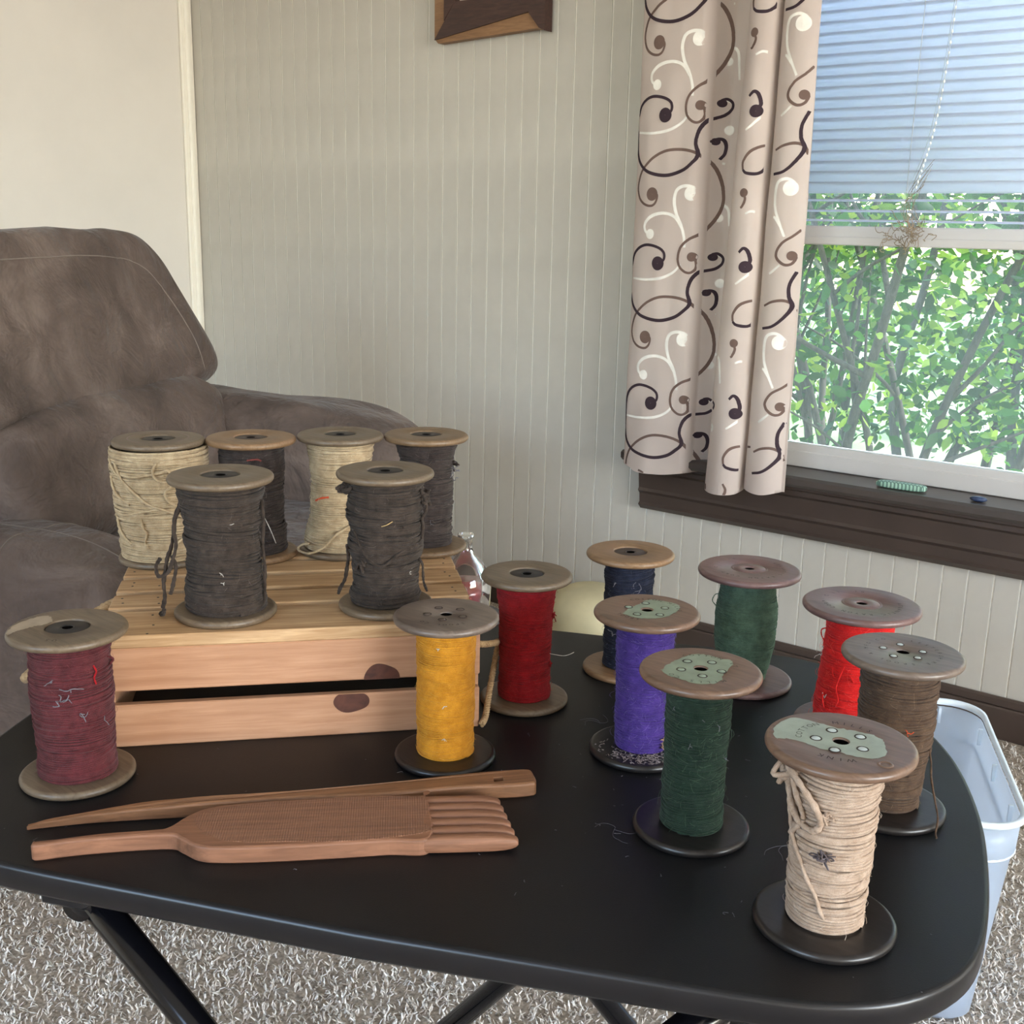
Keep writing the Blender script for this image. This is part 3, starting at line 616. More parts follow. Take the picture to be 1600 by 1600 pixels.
def shrub(x, y, nst, seed, label, h=2.6, lean=0, nl=1300, dark=1.0):
    rs = np.random.default_rng(seed); root = thing('shrub', label, 'shrub', (x, y, -.36), 0, 'shrubs outside the window'); tips = []
    for k in range(nst):
        a = rs.uniform(0, 6.28); r0 = rs.uniform(.012, .021); P = [np.array([rs.normal(0, .10), rs.normal(0, .06), 0.])]
        d = np.array([rs.normal(lean, .18), rs.normal(0, .10), 1.])
        for j in range(7):
            d = d+np.array([rs.normal(0, .10), rs.normal(0, .08), 0]); P.append(P[-1]+d/np.linalg.norm(d)*h/7)
        Q = spline(P, 22); m = MB(); m.tube(Q, np.linspace(r0, r0*.35, 22), 7)
        for q in range(rs.integers(4, 7)):
            i = rs.integers(5, 19); dd = np.array([rs.normal(0, .7), rs.normal(0, .4), .9]); B = [Q[i]]
            for j in range(4): dd = dd+rs.normal(0, .2, 3); B.append(B[-1]+dd/np.linalg.norm(dd)*rs.uniform(.10, .2))
            BQ = spline(B, 12); m.tube(BQ, np.linspace(r0*.5, .002, 12), 5); tips += [BQ[5], BQ[8], BQ[11], BQ[10]]
        m.build('stem', bark, root); tips += [Q[12], Q[15], Q[18], Q[20]]
    T = np.array(tips)
    C = T[rs.integers(0, len(T), nl)]+rs.normal(0, .16, (nl, 3))*[1, .8, 1]; C = C[(C[:, 2] > .1)]
    half = len(C)//3*2
    o = leaves(C[:half], rs.uniform(.022, .075, half), 'foliage', lfm[0], root, rs); o['kind'] = 'stuff'
    o = leaves(C[half:], rs.uniform(.02, .06, len(C)-half), 'foliage', lfm[1], root, rs); o['kind'] = 'stuff'
    return root
SH = [(-2.75, 3.9, 4, 'leafy shrub furthest left beyond the window, mostly behind the curtain'), (-2.10, 3.75, 4, 'leafy green shrub with forking grey stems just right of the curtain'),
      (-1.72, 4.15, 4, 'shrub with leaning grey stems seen through the left part of the window glass'), (-1.38, 3.75, 5, 'dense many-stemmed shrub in the middle of the visible glass'),
      (-1.02, 4.0, 4, 'shrub with thick upright stems near the right edge of the picture'), (-.62, 3.8, 4, 'shrub past the right edge of the visible glass')]
for i, (x, y, k, lab) in enumerate(SH): shrub(x, y, k, 100+i, lab, nl=2600)
# hedge further back: big soft mass of leaves
hd = thing('hedge', 'tall bright green hedge further back beyond the shrubs', 'hedge', (0, 0, -.36), 0)
n = 52000; C = np.c_[rs.uniform(-7.5, 2.5, n), rs.normal(6.6, .35, n), rs.uniform(.25, 3.6, n)]
gap = Wob(np.random.default_rng(12), 2, (2.4, 2.4), 7)(C[:, 0], C[:, 2]); keep = (gap > -1.15+1.0*np.clip(1.0-C[:, 2], 0, 1)); C = C[keep]; n = len(C)
o = leaves(C[:n//2], rs.uniform(.05, .11, n//2), 'foliage', lfm[1], hd, rs); o['kind'] = 'stuff'
o = leaves(C[n//2:], rs.uniform(.05, .11, n-n//2), 'foliage', lfm[0], hd, rs); o['kind'] = 'stuff'
m = MB()
for x in np.linspace(-7.3, 2.3, 34):
    P = [(x+rs.normal(0, .1), 6.6+rs.normal(0, .15), 0)]
    for j in range(5): P.append((P[-1][0]+rs.normal(0, .12), P[-1][1]+rs.normal(0, .05), (j+1)*.55))
    m.tube(spline(P, 14), np.linspace(.03, .01, 14), 5)
m.build('hedge_stems', bark, hd)['kind'] = 'stuff'
# ------------------------------------------------------------------ table
ang = R_(23.5); EX = np.array([math.cos(ang), math.sin(ang)]); EY = np.array([-math.sin(ang), math.cos(ang)])
tm, nt, b = new_mat('black_table_top'); v = coords(nt)
f1 = noise(nt, v, 900, 2, .6); f2 = noise(nt, v, 5, 4, .6, .5)
nt.links.new(ramp(nt, f2, [(.3, srgb((13, 13, 15))), (.7, srgb((22, 22, 24)))]), b.inputs['Base Color'])
nt.links.new(ramp(nt, f2, [(.3, (.40,)*3+(1,)), (.75, (.52,)*3+(1,))]), b.inputs['Roughness'])
bump(nt, b, f1, .25, .0004); b.inputs['Specular IOR Level'].default_value = .28
edge = plain('black_table_edge', (16, 16, 20), .3, var=.05)
tubem = plain('black_gloss_tube', (10, 10, 14), .16, var=.02)
table = thing('folding_table', 'black folding table with rounded bowed ends carrying the crate and spools', 'table', (0, 0, 0), ang)
right = [(-.26, .631), (-.12, .634), (.0, .637), (.05, .643), (.092, .660), (.125, .690), (.145, .728), (.158, .785), (.167, .86), (.170, .925), (.165, 1.00), (.152, 1.062), (.125, 1.13), (.085, 1.195), (.035, 1.240), (-.03, 1.252), (-.12, 1.253), (-.26, 1.253)]
rt = np.array(right); lf = rt[::-1].copy(); lf[:, 0] = -.52-lf[:, 0]
out_ = spline(np.concatenate([rt, lf[1:-1], rt[:1]]), 160)[:-1]
def offs(P, d):
    T = np.roll(P, -1, 0)-np.roll(P, 1, 0); T /= np.linalg.norm(T, axis=1)[:, None]; N = np.c_[T[:, 1], -T[:, 0]]; return P+N*d
def rings(levels): return [np.c_[offs(out_, d), np.full(len(out_), z)] for d, z in levels]
m = shell(rings([(-.02, TZ-.021), (-.002, TZ-.021), (0, TZ-.018), (0, TZ-.004), (-.0012, TZ-.0010), (-.004, TZ)])[:]); top = m.build('table_top', tm, table)
me = top.data; me.materials.append(edge)
for p in me.polygons:
    if p.normal.z < .8: p.material_index = 1; 
for p in me.polygons:
    if abs(p.normal.z) > .99: p.use_smooth = False
def leg(x0_, z0_, x1_, z1_, c, nme='leg'):
    m = MB(); m.tube([(x0_, c, z0_), (x1_, c, z1_)], .0122, 18); return m.build(nme, tubem, table)
for c0, sgn, xa, xb in ((.662, 1, -.487, -.035), (.684, -1, -.005, -.457), (1.085, 1, -.445, .007), (1.063, -1, .010, -.442)):
    leg(xa, TZ-.026, xb, .012, c0)
for xx, zz, nme in ((-.487, TZ-.034, 'cross_bar'), (-.0, TZ-.034, 'cross_bar'), (-.02, .013, 'foot_bar'), (-.45, .013, 'foot_bar')):
    m = MB(); m.tube([(xx, .65, zz), (xx, 1.10, zz)], .0122, 14); m.build(nme, tubem, table)
m = MB()
for cc in (.65, 1.10): m.box((-.515, cc-.006, TZ-.034), (-.475, cc+.014, TZ-.0208), bev=.004)
m.build('hinge_bracket', edge, table, False)['kind'] = 'stuff'
# ------------------------------------------------------------------ crate
cp = np.array([-.848, .538]); cang = math.atan2(.747, .665)
pine = wood('pine', (164, 116, 84), (188, 142, 109), (1.2, 20, 20), sc=9, rough=.62, dist=.5, bmp=.12)
pinet = wood('pine_top', (168, 131, 92), (200, 165, 124), (1.2, 22, 22), sc=9, rough=.62, c3=(150, 108, 68), dist=.7)
crate = thing('wooden_crate', 'upturned light pine slatted crate holding six spools on the table', 'crate', (cp[0], cp[1], TZ), cang)
# local x along the front, local y to the back
def board(name, lo, hi, mat, bev=.0012):
    m = MB(); c = (np.array(lo)+np.array(hi))/2; m.box(np.array(lo)-c, np.array(hi)-c, bev=bev); o = m.build(name, mat, crate, False); o.location = c; return o
A0, A1 = -.016, .323
for (z0, z1) in ((0, .040), (.053, .0930)):
    board('slat', (A0, 0, z0), (A1, .009, z1), pine); board('slat', (A0, .264, z0), (A1, .273, z1), pine)
for (y0, y1) in ((.0, .067), (.078, .117), (.129, .167), (.179, .217), (.229, .273)):
    board('slat', (A0-.001, y0, .093), (A1+.001, y1, .105), pinet)
for xa in (A0, A1-.012):
    m = MB(); y0, y1 = .009, .264
    # end panel with a hand hole
    m.box((xa, y0, .0005), (xa+.012, y1, .030)); m.box((xa, y0, .060), (xa+.012, y1, .093)); m.box((xa, y0, .030), (xa+.012, .09, .060)); m.box((xa, .18, .030), (xa+.012, y1, .060))
    m.build('end_panel', pine, crate, False)
m = MB(); rs = np.random.default_rng(4)
for xx in (A0+.012, A0+.042, A1-.010):
    for y in (.004, .030, .056, .092, .106, .142, .155, .190, .206, .24, .26): m.lathe([(0, .1053), (.0011, .10530), (.0012, .1050)], 8, (xx+rs.normal(0, .0025), y+rs.normal(0, .002), 0))
m.build('nail', plain('nail', (46, 40, 36), .5), crate)['kind'] = 'stuff'
m = MB()
for xx in (A1-.006,):
    for z in (.010, .032, .060, .085): 
        n0 = m.n; m.lathe([(0, 0), (.0011, 0), (.0012, .0004)], 8, (0, 0, 0)); Vv = m.v[-1]; m.v[-1] = np.c_[Vv[:, 0]+xx, -Vv[:, 2]-.0002+.0002, Vv[:, 1]+z]
m.build('nail', plain('nail_head', (60, 48, 40), .5), crate)['kind'] = 'stuff'
# the two dark knots
knm = wood('knot', (62, 30, 20), (90, 48, 32), (6, 6, 6), sc=12, rough=.6)
def disc_decal(name, cx, cz, rx, rz, clip, mat):
    a = np.linspace(0, 2*np.pi, 40, endpoint=False); P = np.c_[cx+rx*np.cos(a), np.clip(cz+rz*np.sin(a)*(1+.08*np.cos(3*a)), *clip)]
    m = MB(); m.prism(P, -.0004, 0, M=lambda V: np.c_[V[:, 0], V[:, 2], V[:, 1]]); return m.build(name, mat, crate, False)
disc_decal('knot', .232, .0535, .0165, .0145, (.0532, .09), knm); disc_decal('knot', .204, .0325, .0165, .0105, (.008, .0398), knm)
rope = yarn_mat('jute_rope', (140, 112, 80), (184, 156, 118), .5)
def rope_tube(P, r, name='rope_handle', parent=crate, mat=rope, n=160, pitch=.012):
    Q = spline(P, n); m = MB(); T = np.gradient(Q, axis=0); L = np.r_[0, np.cumsum(np.linalg.norm(np.diff(Q, axis=0), axis=1))]; T /= np.linalg.norm(T, axis=1)[:, None]
    A = np.array([0.1, .2, 1.]); N = np.cross(T, A); N /= np.linalg.norm(N, axis=1)[:, None]; B = np.cross(T, N)
    for k in range(3):
        ph = 2*np.pi*L/pitch+k*2.094; m.tube(Q+(N*np.cos(ph)[:, None]+B*np.sin(ph)[:, None])*r*.5, r*.56, 6)
    return m.build(name, mat, parent)
rope_tube([(A0+.02, .05, .070), (A0-.005, .05, .070), (A0-.045, .052, .058), (A0-.076, .080, .040), (A0-.082, .115, .030), (A0-.064, .18, .040), (A0-.02, .21, .066), (A0+.02, .215, .07)], .0052)
rope_tube([(A1-.01, .010, .080), (A1+.006, .012, .078), (A1+.020, .035, .070), (A1+.0295, .072, .056), (A1+.026, .066, .040), (A1+.016, .036, .022), (A1+.008, .010, .007), (A1+.002, -.004, .004)], .0032, pitch=.009)
# ------------------------------------------------------------------ spools
tanw = wood('spool_tan', (98, 76, 54), (126, 102, 76), (3, 26, 26), sc=10, rough=.42, bmp=.1)
tanw2 = wood('spool_grey_tan', (86, 71, 56), (114, 98, 79), (3, 26, 26), sc=10, rough=.42, bmp=.1)
tanw3 = wood('spool_warm_tan', (112, 84, 58), (142, 112, 82), (3, 26, 26), sc=10, rough=.42, bmp=.1)
brw = wood('spool_brown', (92, 70, 56), (122, 96, 79), (3, 18, 18), sc=9, rough=.34, bmp=.08)
brg = wood('spool_grey_brown', (90, 77, 68), (118, 103, 92), (3, 18, 18), sc=9, rough=.36, bmp=.08)
rdw = wood('spool_red_brown', (92, 68, 64), (120, 94, 90), (3, 18, 18), sc=9, rough=.36, bmp=.08)
blk = wood('spool_black', (20, 18, 18), (40, 36, 35), (3, 14, 14), sc=9, rough=.32, bmp=.1)
insm = plain('dark_insert', (36, 33, 32), .5, var=.12, sc=90)
insb = plain('brown_insert', (62, 50, 44), .5, var=.12, sc=90)
bore = plain('bore', (8, 6, 5), .9, spec=.05)  # near-black colour paints in the shade of the holes, and their dirt
patchm = plain('green_paint', (126, 138, 118), .5, var=.10, sc=60)
patchl = plain('pale_green_paint', (146, 156, 142), .5, var=.08, sc=60)
paper = plain('worn_bare_wood', (156, 140, 120), .6, var=.08, sc=60)
engr = plain('engraved_letter', (44, 32, 27), .7, var=.05); engg = plain('engraved_letter_on_paint', (66, 70, 60), .7, var=.05)
silver = plain('pale_rivet', (176, 186, 184), .4, var=.05); rivg = plain('painted_rivet', (134, 148, 130), .45, var=.04); rivd = plain('dark_rivet', (84, 70, 62), .45, var=.08)
fuzzc = {}
GL = {}
def glyph(ch):
    if ch not in GL:
        cu = bpy.data.curves.new('g', 'FONT'); cu.body = ch; cu.size = 1; cu.resolution_u = 2; o = bpy.data.objects.new('g', cu); COL.objects.link(o)
        bpy.context.view_layer.update(); dg = bpy.context.evaluated_depsgraph_get(); me = o.evaluated_get(dg).to_mesh()
        V = np.array([v.co[:] for v in me.vertices]).reshape(-1, 3); F = [list(p.vertices) for p in me.polygons]
        GL[ch] = (V, F); bpy.data.objects.remove(o); bpy.data.curves.remove(cu)
    return GL[ch]
def topf(p): return next((c for c in p.children if c.name.startswith('top_flange')), p)
def ring_text(txt, r, size, a0, step, z, mat, parent, inward=False, name='stamped_lettering'):
    """letters round a circle, clockwise from angle a0 (deg), tops outward (or inward)"""
    V = []; T = []; n = 0
    for i, ch in enumerate(txt):
        if ch == ' ': continue
        v, F = glyph(ch); v = v[:, :2]*size; w = v[:, 0].max()-v[:, 0].min(); v = v-[v[:, 0].min()+w/2, .35*size]
        a = R_(a0-step*i) if not inward else R_(a0+step*i)
        if not inward: ex = np.array([math.sin(a), -math.cos(a)]); ey = np.array([math.cos(a), math.sin(a)])
        else: ex = np.array([-math.sin(a), math.cos(a)]); ey = -np.array([math.cos(a), math.sin(a)])
        c = np.array([math.cos(a), math.sin(a)])*r; P = c+v[:, :1]*ex+v[:, 1:]*ey
        V.append(np.c_[P, np.full(len(P), z)])
        for f in F:
            for k in range(1, len(f)-1): T.append([f[0]+n, f[k]+n, f[k+1]+n])
        n += len(P)
    m = MB(); m.add(np.concatenate(V), T); return m.build(name, mat, topf(parent), False)
def flange(name, parent, R, t, z, mat, hole, groove=None, top=True):
    m = MB(); e = t/2
    prof = [(hole, z), (hole, z+t-.0004), (hole+.0006, z+t)]
    if groove:
        for g in groove: prof += [(g-.0007, z+t), (g, z+t-.0009), (g+.0007, z+t)]
    prof += [(R*.80, z+t), (R-e*1.15, z+t-.0002)]
    for a in np.linspace(78, -78, 9): prof.append((R-e+e*math.cos(R_(a)), z+e+e*.98*math.sin(R_(a))))
    prof += [(R-e*1.15, z+.0002), (hole, z)]
    m.lathe(prof, 72); return m.build(name, mat, parent)
def disc(name, parent, prof, mat, c=(0, 0), n=28):
    m = MB(); m.lathe(prof, n, (c[0], c[1], 0)); return m.build(name, mat, parent)
def spool(key, x, y, R, H, base, label, group, prof, ymats, strand=.0009, seed=1, kind='A', wood_=None, wbase=None, tilt=.0018, over=14, amp=.0006, fuzz=170, lumps=0, t=.0072, fc=None, flen=1., oc=None, ufz=None):
    rng = np.random.default_rng(seed)
    root = thing('yarn_spool', label, 'spool', (x, y, base), 0, group)

    wood_ = wood_ or tanw; wbase = wbase or wood_
    hole = {'A': .0045, 'B': .0052, 'C': .0052}[kind]
    if kind == 'A': flange('top_flange', root, R, t, H-t, wood_, R*.38, None)
    elif kind == 'B': flange('top_flange', root, R, t, H-t, wood_, hole)
    else: flange('top_flange', root, R, t, H-t, wood_, hole, (.0165, .0185))
    flange('bottom_flange', root, R*(.985), t, 0, wbase, hole)
    if kind == 'A':
        ri = R*.38
        disc('centre_insert', root, [(hole, H-.006), (hole, H-.0012), (hole+.0016, H-.0006), (hole+.0022, H-.0013), (ri-.002, H-.0010), (ri-.0006, H-.0018), (ri+.0002, H-.003), (ri+.0002, H-.006)], oc or insm, n=40)
    # barrel with a bore
    rb = min(r for h, r in prof)-.004
    disc('barrel', root, [(0, .0015), (.0042, .0015), (hole-.0004, t*.5), (hole+.001, t+.0005), (rb, t+.0005), (rb, H-t-.0005), (hole+.001, H-t-.0005), (hole-.0003, H-t*.6), (hole-.00015, H-.0012), (hole-.0004, H-.0012), (hole-.0005, H-t*.6), (.0042, H-t-.004), (0, H-t-.004)], bore, n=36)
    # wound yarn
    z0, z1 = t+strand*.5, H-t-strand*.6
    ph = np.array([h for h, r in prof]); pr = np.array([r for h, r in prof])
    w1 = Wob(rng, 3, (.9, .9, 160), 8); w2 = Wob(rng, 3, (2.5, 2.5, 500), 8); w0 = Wob(rng, 2, (1.0, 1.0), 3)
    zn = lambda z: np.clip((z-z0)/(z1-z0), 0, 1)
    Pq = np.interp(np.linspace(0, 1, 200), ph, pr); ker = np.hanning(17); ker /= ker.sum(); Pq = np.convolve(np.pad(Pq, 8, 'edge'), ker, 'valid')
    def rad(th, z):
        return np.interp(zn(z), np.linspace(0, 1, 200), Pq)+amp*w1(np.cos(th), np.sin(th), z)+amp*.45*w2(np.cos(th), np.sin(th), z)+lumps*np.maximum(0, w1(np.sin(th)*1.5, np.cos(th)*1.5, z*.5)-.9)
    turns = int((z1-z0)/(strand*1.72)); sp = 34; n = turns*sp
    th = np.linspace(0, 2*np.pi*turns, n); s = np.linspace(0, 1, n)
    wa = Wob(rng, 1, (26,), 6); wb = Wob(rng, 1, (21,), 6); envelope = np.clip(np.minimum(s, 1-s)*14, 0, 1)
    z = z0+(z1-z0)*s+envelope*tilt*(wa(s)*np.sin(th)+wb(s)*np.cos(th))
    z = np.clip(z, z0, z1)
    jit = rng.normal(0, strand*.22, turns+2); r = rad(th, z)+np.interp(th/(2*np.pi), np.arange(turns+2), jit)
    m = MB(); ymat = ymats[0]; yc = ymat
    def rib(th, r, z, sr):
        k = 5; a = np.linspace(0, 2*np.pi, k, endpoint=False)+.3; rr = r[:, None]+sr*np.cos(a); zz = z[:, None]+sr*np.sin(a)
        V = np.stack([rr*np.cos(th)[:, None], rr*np.sin(th)[:, None], zz], -1).reshape(-1, 3); n = len(th)
        i = np.arange(n-1)[:, None]*k+np.arange(k)[None]; j = np.arange(n-1)[:, None]*k+(np.arange(k)[None]+1) % k
        m.add(V, np.stack([i, i+k, j+k, j], -1).reshape(-1, 4))
    rib(th, r, z, strand)
    for q in range(over):
        tt = rng.uniform(.8, 2.6); nn = int(tt*44); a0 = rng.uniform(0, 6.28); t2 = a0+np.linspace(0, 2*np.pi*tt, nn)
        c = rng.uniform(z0+.004, z1-.004); sl = rng.normal(0, .0028)+rng.choice([-1, 1])*.0015; zz = c+sl*np.linspace(-1, 1, nn)*tt+rng.uniform(.0005, .0032)*np.sin(t2+rng.uniform(0, 6.28))
        zz = np.clip(zz, z0+.0005, z1-.0005); rib(t2, rad(t2, zz)+strand*.85, zz, strand*.95)
    # solid body underneath
    hz = np.linspace(z0-strand*.4, z1+strand*.4, 40); aa = np.linspace(0, 2*np.pi, 48, endpoint=False); TH_, ZZ = np.meshgrid(aa, hz)
    RR = rad(TH_, ZZ)-strand*1.0; V = np.stack([RR*np.cos(TH_), RR*np.sin(TH_), ZZ], -1).reshape(-1, 3)
    i = np.arange(39)[:, None]*48; j = np.arange(48)[None]; j2 = (j+1) % 48; m.add(V, np.stack([i+j, i+j2, i+48+j2, i+48+j], -1).reshape(-1, 4))
    for rr_, zz_ in ((rb, hz[0]), (rb, hz[-1])):      # close towards the barrel
        ring = np.stack([rr_*np.cos(aa), rr_*np.sin(aa), np.full(48, zz_)], -1); n0 = m.n; o0 = n0-40*48 if zz_ == hz[0] else None
    yo = m.build('wound_yarn', ymat, root)
    # loose fibres
    if fuzz:
        m = MB(); N = fuzz; a = rng.uniform(0, 6.28, N); zc = rng.uniform(z0+.002, z1-.002, N); L = rng.gamma(2., .0016, N)*flen+.0012
        r0 = rad(a, zc)+strand*.8; er = np.c_[np.cos(a), np.sin(a), 0*a]; et = np.c_[-np.sin(a), np.cos(a), 0*a]; ez = np.array([0, 0, 1.])
        al = rng.uniform(0, 6.28, N); tn = et*np.cos(al)[:, None]+ez*np.sin(al)[:, None]*.8; up = rng.uniform(.15, .9, N); cv = rng.normal(0, .8, (N, 1)); bi = np.cross(tn, er)
        P0 = er*r0[:, None]+ez*zc[:, None]; ks = []
        for s_ in (0, .35, .7, 1.): ks.append(P0+tn*(L*s_)[:, None]+er*(up*L*math.sin(s_*2.6)*.5)[:, None]+bi*cv*(L*s_*s_*.5)[:, None])
        w_ = .00013; V = np.zeros((N, 4, 3, 3))
        for si in range(4):
            for j in range(3): q = j*2.094; V[:, si, j] = ks[si]+bi*w_*math.cos(q)+er*w_*math.sin(q)
        base_ = np.arange(N)[:, None, None]*12+np.arange(3)[None, :, None]*3+np.arange(3)[None, None]; nx = np.arange(N)[:, None, None]*12+np.arange(3)[None, :, None]*3+((np.arange(3)+1) % 3)[None, None]
        m.add(V.reshape(-1, 3), np.stack([base_, nx, nx+3, base_+3], -1).reshape(-1, 4))
        o = m.build('fuzz', ufz or ymats[1], root); o['kind'] = 'stuff'
    fr = math.degrees(math.atan2(-y, -x))
    def P(d, z, off): a = R_(fr+d); rr = float(rad(np.array(a), np.array(z)))+off; return np.array([rr*math.cos(a), rr*math.sin(a), z])
    def A(d, z, r): a = R_(fr+d); return np.array([r*math.cos(a), r*math.sin(a), z])
    return root, P, A
def strand_part(root, P, pts, r, mat, name='loose_yarn', n=50, label=None, absolute=False, k=6):
    """pts: (angle from the side that faces the room, height, offset from the winding)"""
    Q = spline([P(*q) for q in pts] if not absolute else pts, n); m = MB(); m.tube(Q, r*(1+.12*np.sin(np.arange(n)*1.3)+.12*np.sin(np.arange(n)*.37+len(pts))), k); o = m.build(name, mat, root)
    if label: o['label'] = label
    return o
def knot_cluster(root, P, d, z, size, r, mat, seed, nst=7, name='tangled_end', stretch=(1, 1, 1)):
    rng = np.random.default_rng(seed); m = MB(); c = P(d, z, size*.35)
    for i in range(nst):
        Q = [c+rng.normal(0, size*.45, 3)*stretch for _ in range(6)]; m.tube(spline(Q, 36), r, 6)
    return m.build(name, mat, root)
def patch(root, pts, z, mat, name='paint_patch', seed=0, th=.00015):
    q = spline(np.array(pts+[pts[0]])/1000., 90)[:-1]; rng = np.random.default_rng(seed); q = q+rng.normal(0, .00055, q.shape)
    from mathutils.geometry import tessellate_polygon
    ha = np.linspace(0, 2*np.pi, 24, endpoint=False); hq = np.c_[np.cos(ha), np.sin(ha)]*.0058
    if np.hypot(*q.T).min() < .0062 or name == 'worn_patch': polys = [q]
    else: polys = [q, hq[::-1]]
    allp = np.concatenate(polys); t = np.array(tessellate_polygon([[Vector((a, b_, 0)) for a, b_ in p_] for p_ in polys])); v_ = allp[t]
    ar = (v_[:, 1, 0]-v_[:, 0, 0])*(v_[:, 2, 1]-v_[:, 0, 1])-(v_[:, 2, 0]-v_[:, 0, 0])*(v_[:, 1, 1]-v_[:, 0, 1]); t[ar < 0] = t[ar < 0][:, ::-1]
    m = MB(); m.add(np.c_[allp, np.full(len(allp), z+th)], t); return m.build(name, mat, topf(root), False)
def rivets(root, R0, a0, z, mat, r=.0034, dirs=(0, 72, 144, 216, 288), ring=None):
    for d in dirs:
        a = R_(a0+d); disc('rivet', topf(root), [(0, z+.0005), (r*.72, z+.0005), (r*.80, z+.0003), (r*.86, z+.00005), (r*.87, z+.0001)], mat, (R0*math.cos(a), R0*math.sin(a)), 18)
        disc('rivet_rim', topf(root), [(r*.86, z+.0001), (r*.9, z+.00035), (r*1.08, z+.00035), (r*1.12, z+.0001)], engr, (R0*math.cos(a), R0*math.sin(a)), 18)
GA = 'spools of wool yarn standing on the black table'; GB = 'spools of wool yarn standing on the crate'
Y = {}
for k, c1, c2, cf in (('maroon', (64, 24, 28), (98, 44, 48), (120, 72, 74)), ('yellow', (168, 108, 18), (204, 142, 38), (200, 156, 72)), ('red', (118, 12, 20), (158, 26, 32), (176, 56, 56)), ('scarlet', (186, 20, 22), (226, 40, 36), (240, 90, 80)),
                   ('navy', (22, 24, 38), (44, 48, 66), (110, 114, 128)), ('purple', (46, 30, 94), (78, 54, 130), (112, 98, 152)), ('dkgreen', (20, 36, 28), (42, 62, 48), (88, 108, 90)), ('green', (56, 78, 64), (94, 120, 102), (100, 118, 102)),
                   ('brown', (62, 46, 36), (96, 76, 60), (140, 118, 98)), ('cream', (148, 125, 106), (186, 165, 147), (194, 177, 160)), ('ecru', (156, 134, 104), (196, 175, 143), (220, 206, 180)), ('charcoal', (34, 28, 24), (72, 61, 54), (120, 108, 104)), ('charcoal2', (34, 27, 25), (70, 60, 56), (118, 106, 106))):
    Y[k] = (yarn_mat(k+'_yarn', c1, c2), plain(k+'_fibre', cf, .9, spec=.1))
greyf = plain('grey_lint', (112, 110, 116), .95, var=.1, spec=.1); whitef = plain('white_lint', (190, 184, 176), .95, var=.05, spec=.1); orangef = yarn_mat('orange_yarn', (190, 70, 40), (216, 96, 60))
def lint(root, P, items, mat=None, name='lint', seed=0):
    rng = np.random.default_rng(seed); m = MB()
    for d, z, L in items:
        c = P(d, z, .0018)
        for i in range(3):
            q = [c]; dd = rng.normal(size=3)
            for j in range(4): dd = dd+rng.normal(size=3)*.8; q.append(q[-1]+dd/np.linalg.norm(dd)*L/4)
            m.tube(spline(q, 12), .00025+L*.018, 4)
    o = m.build(name, mat or whitef, root); o['kind'] = 'stuff'; return o
# --- on the table
r, P, A = spool('maroon', -.8281, .4831, .0475, .1343, TZ, 'maroon wool spool with tan wooden ends at the far left of the table', GA, [(0, .0315), (.3, .0305), (.6, .0315), (1, .0315)], Y['maroon'], .0010, 1, 'A', tanw2, tilt=.0016, over=16)
patch(r, [[-19.7, -42.4], [-34.7, -25.1], [-37.8, -4.6], [-33.3, 3.8], [-20.2, -.8], [-18, -5], [-17, -12], [-19.6, -24.5], [-18.3, -35.8], [-14.4, -43.2]], .1343, paper, 'worn_patch', 3)
lint(r, P, [(-14, .082, .009), (-20, .080, .008), (-6, .084, .006), (8, .070, .008), (12, .067, .006), (44, .060, .008), (-30, .098, .006), (-2, .092, .010)], greyf, seed=2)
strand_part(r, P, [(32, .108, .0015), (34, .103, .003), (31, .098, .0025), (33, .092, .002)], .0008, Y['red'][0], label='short red thread')
strand_part(r, P, [(62, .110, .001), (70, .106, .004), (66, .102, .002)], .0011, Y['maroon'][0])
ring_text('US', .034, .0055, -48, 10, .13445, engr, r)
r, P, A = spool('yellow', -.6154, .7104, .0457, .1346, TZ, 'mustard yellow wool spool with a brown top and black base in front of the crate', GA, [(0, .0243), (.5, .0248), (1, .0246)], Y['yellow'], .0007, 2, 'B', brg, blk, tilt=.0012, over=22, amp=.0003, fuzz=120)
rivets(r, .0163, 11, .1346, rivd); ring_text('SPOOL CO', .029, .0050, -20, 10.5, .13475, engr, r)
lint(r, P, [(-12, .112, .003), (-3, .060, .003), (-2, .030, .003)], whitef, seed=5)
strand_part(r, P, [(-30, .118, .0008), (-10, .108, .001), (20, .104, .001), (50, .104, .0008)], .0005, Y['yellow'][0])
r, P, A = spool('red', -.6387, .8565, .0445, .1335, TZ, 'dark red wool spool with light brown ends just right of the crate', GA, [(0, .0255), (.2, .0240), (.45, .0243), (.75, .0255), (.92, .0282), (1, .0285)], Y['red'], .0008, 3, 'A', tanw2, tilt=.0012, over=24, amp=.0003, fuzz=200)
for zz in (.092, .043): knot_cluster(r, P, 76, zz, .0035, .0005, Y['red'][0], int(zz*1e3), 5)
strand_part(r, P, [(80, .052, .0), (84, .050, .012), (86, .0505, .018), (88, .053, .024)], .00035, whitef, 'stray_straw')
r, P, A = spool('navy', -.6053, .9916, .0461, .1329, TZ, 'navy blue yarn spool with light brown ends, furthest back on the table', GA, [(0, .0235), (.5, .0230), (.8, .0245), (1, .0240)], Y['navy'], .0010, 4, 'A', tanw3, tilt=.003, over=22, amp=.0006, oc=insb)
lint(r, P, [(30, .098, .010), (10, .102, .006), (-30, .104, .006), (-34, .055, .012), (-36, .045, .010)], greyf, seed=8)
r, P, A = spool('purple', -.489, .8335, .0468, .1352, TZ, 'purple wool spool with a brown green-stained top and a dusty black base', GA, [(0, .0228), (.4, .0232), (.8, .0246), (1, .0250)], Y['purple'], .0007, 5, 'B', brw, blk, tilt=.0016, over=30, amp=.0003, fuzz=500)
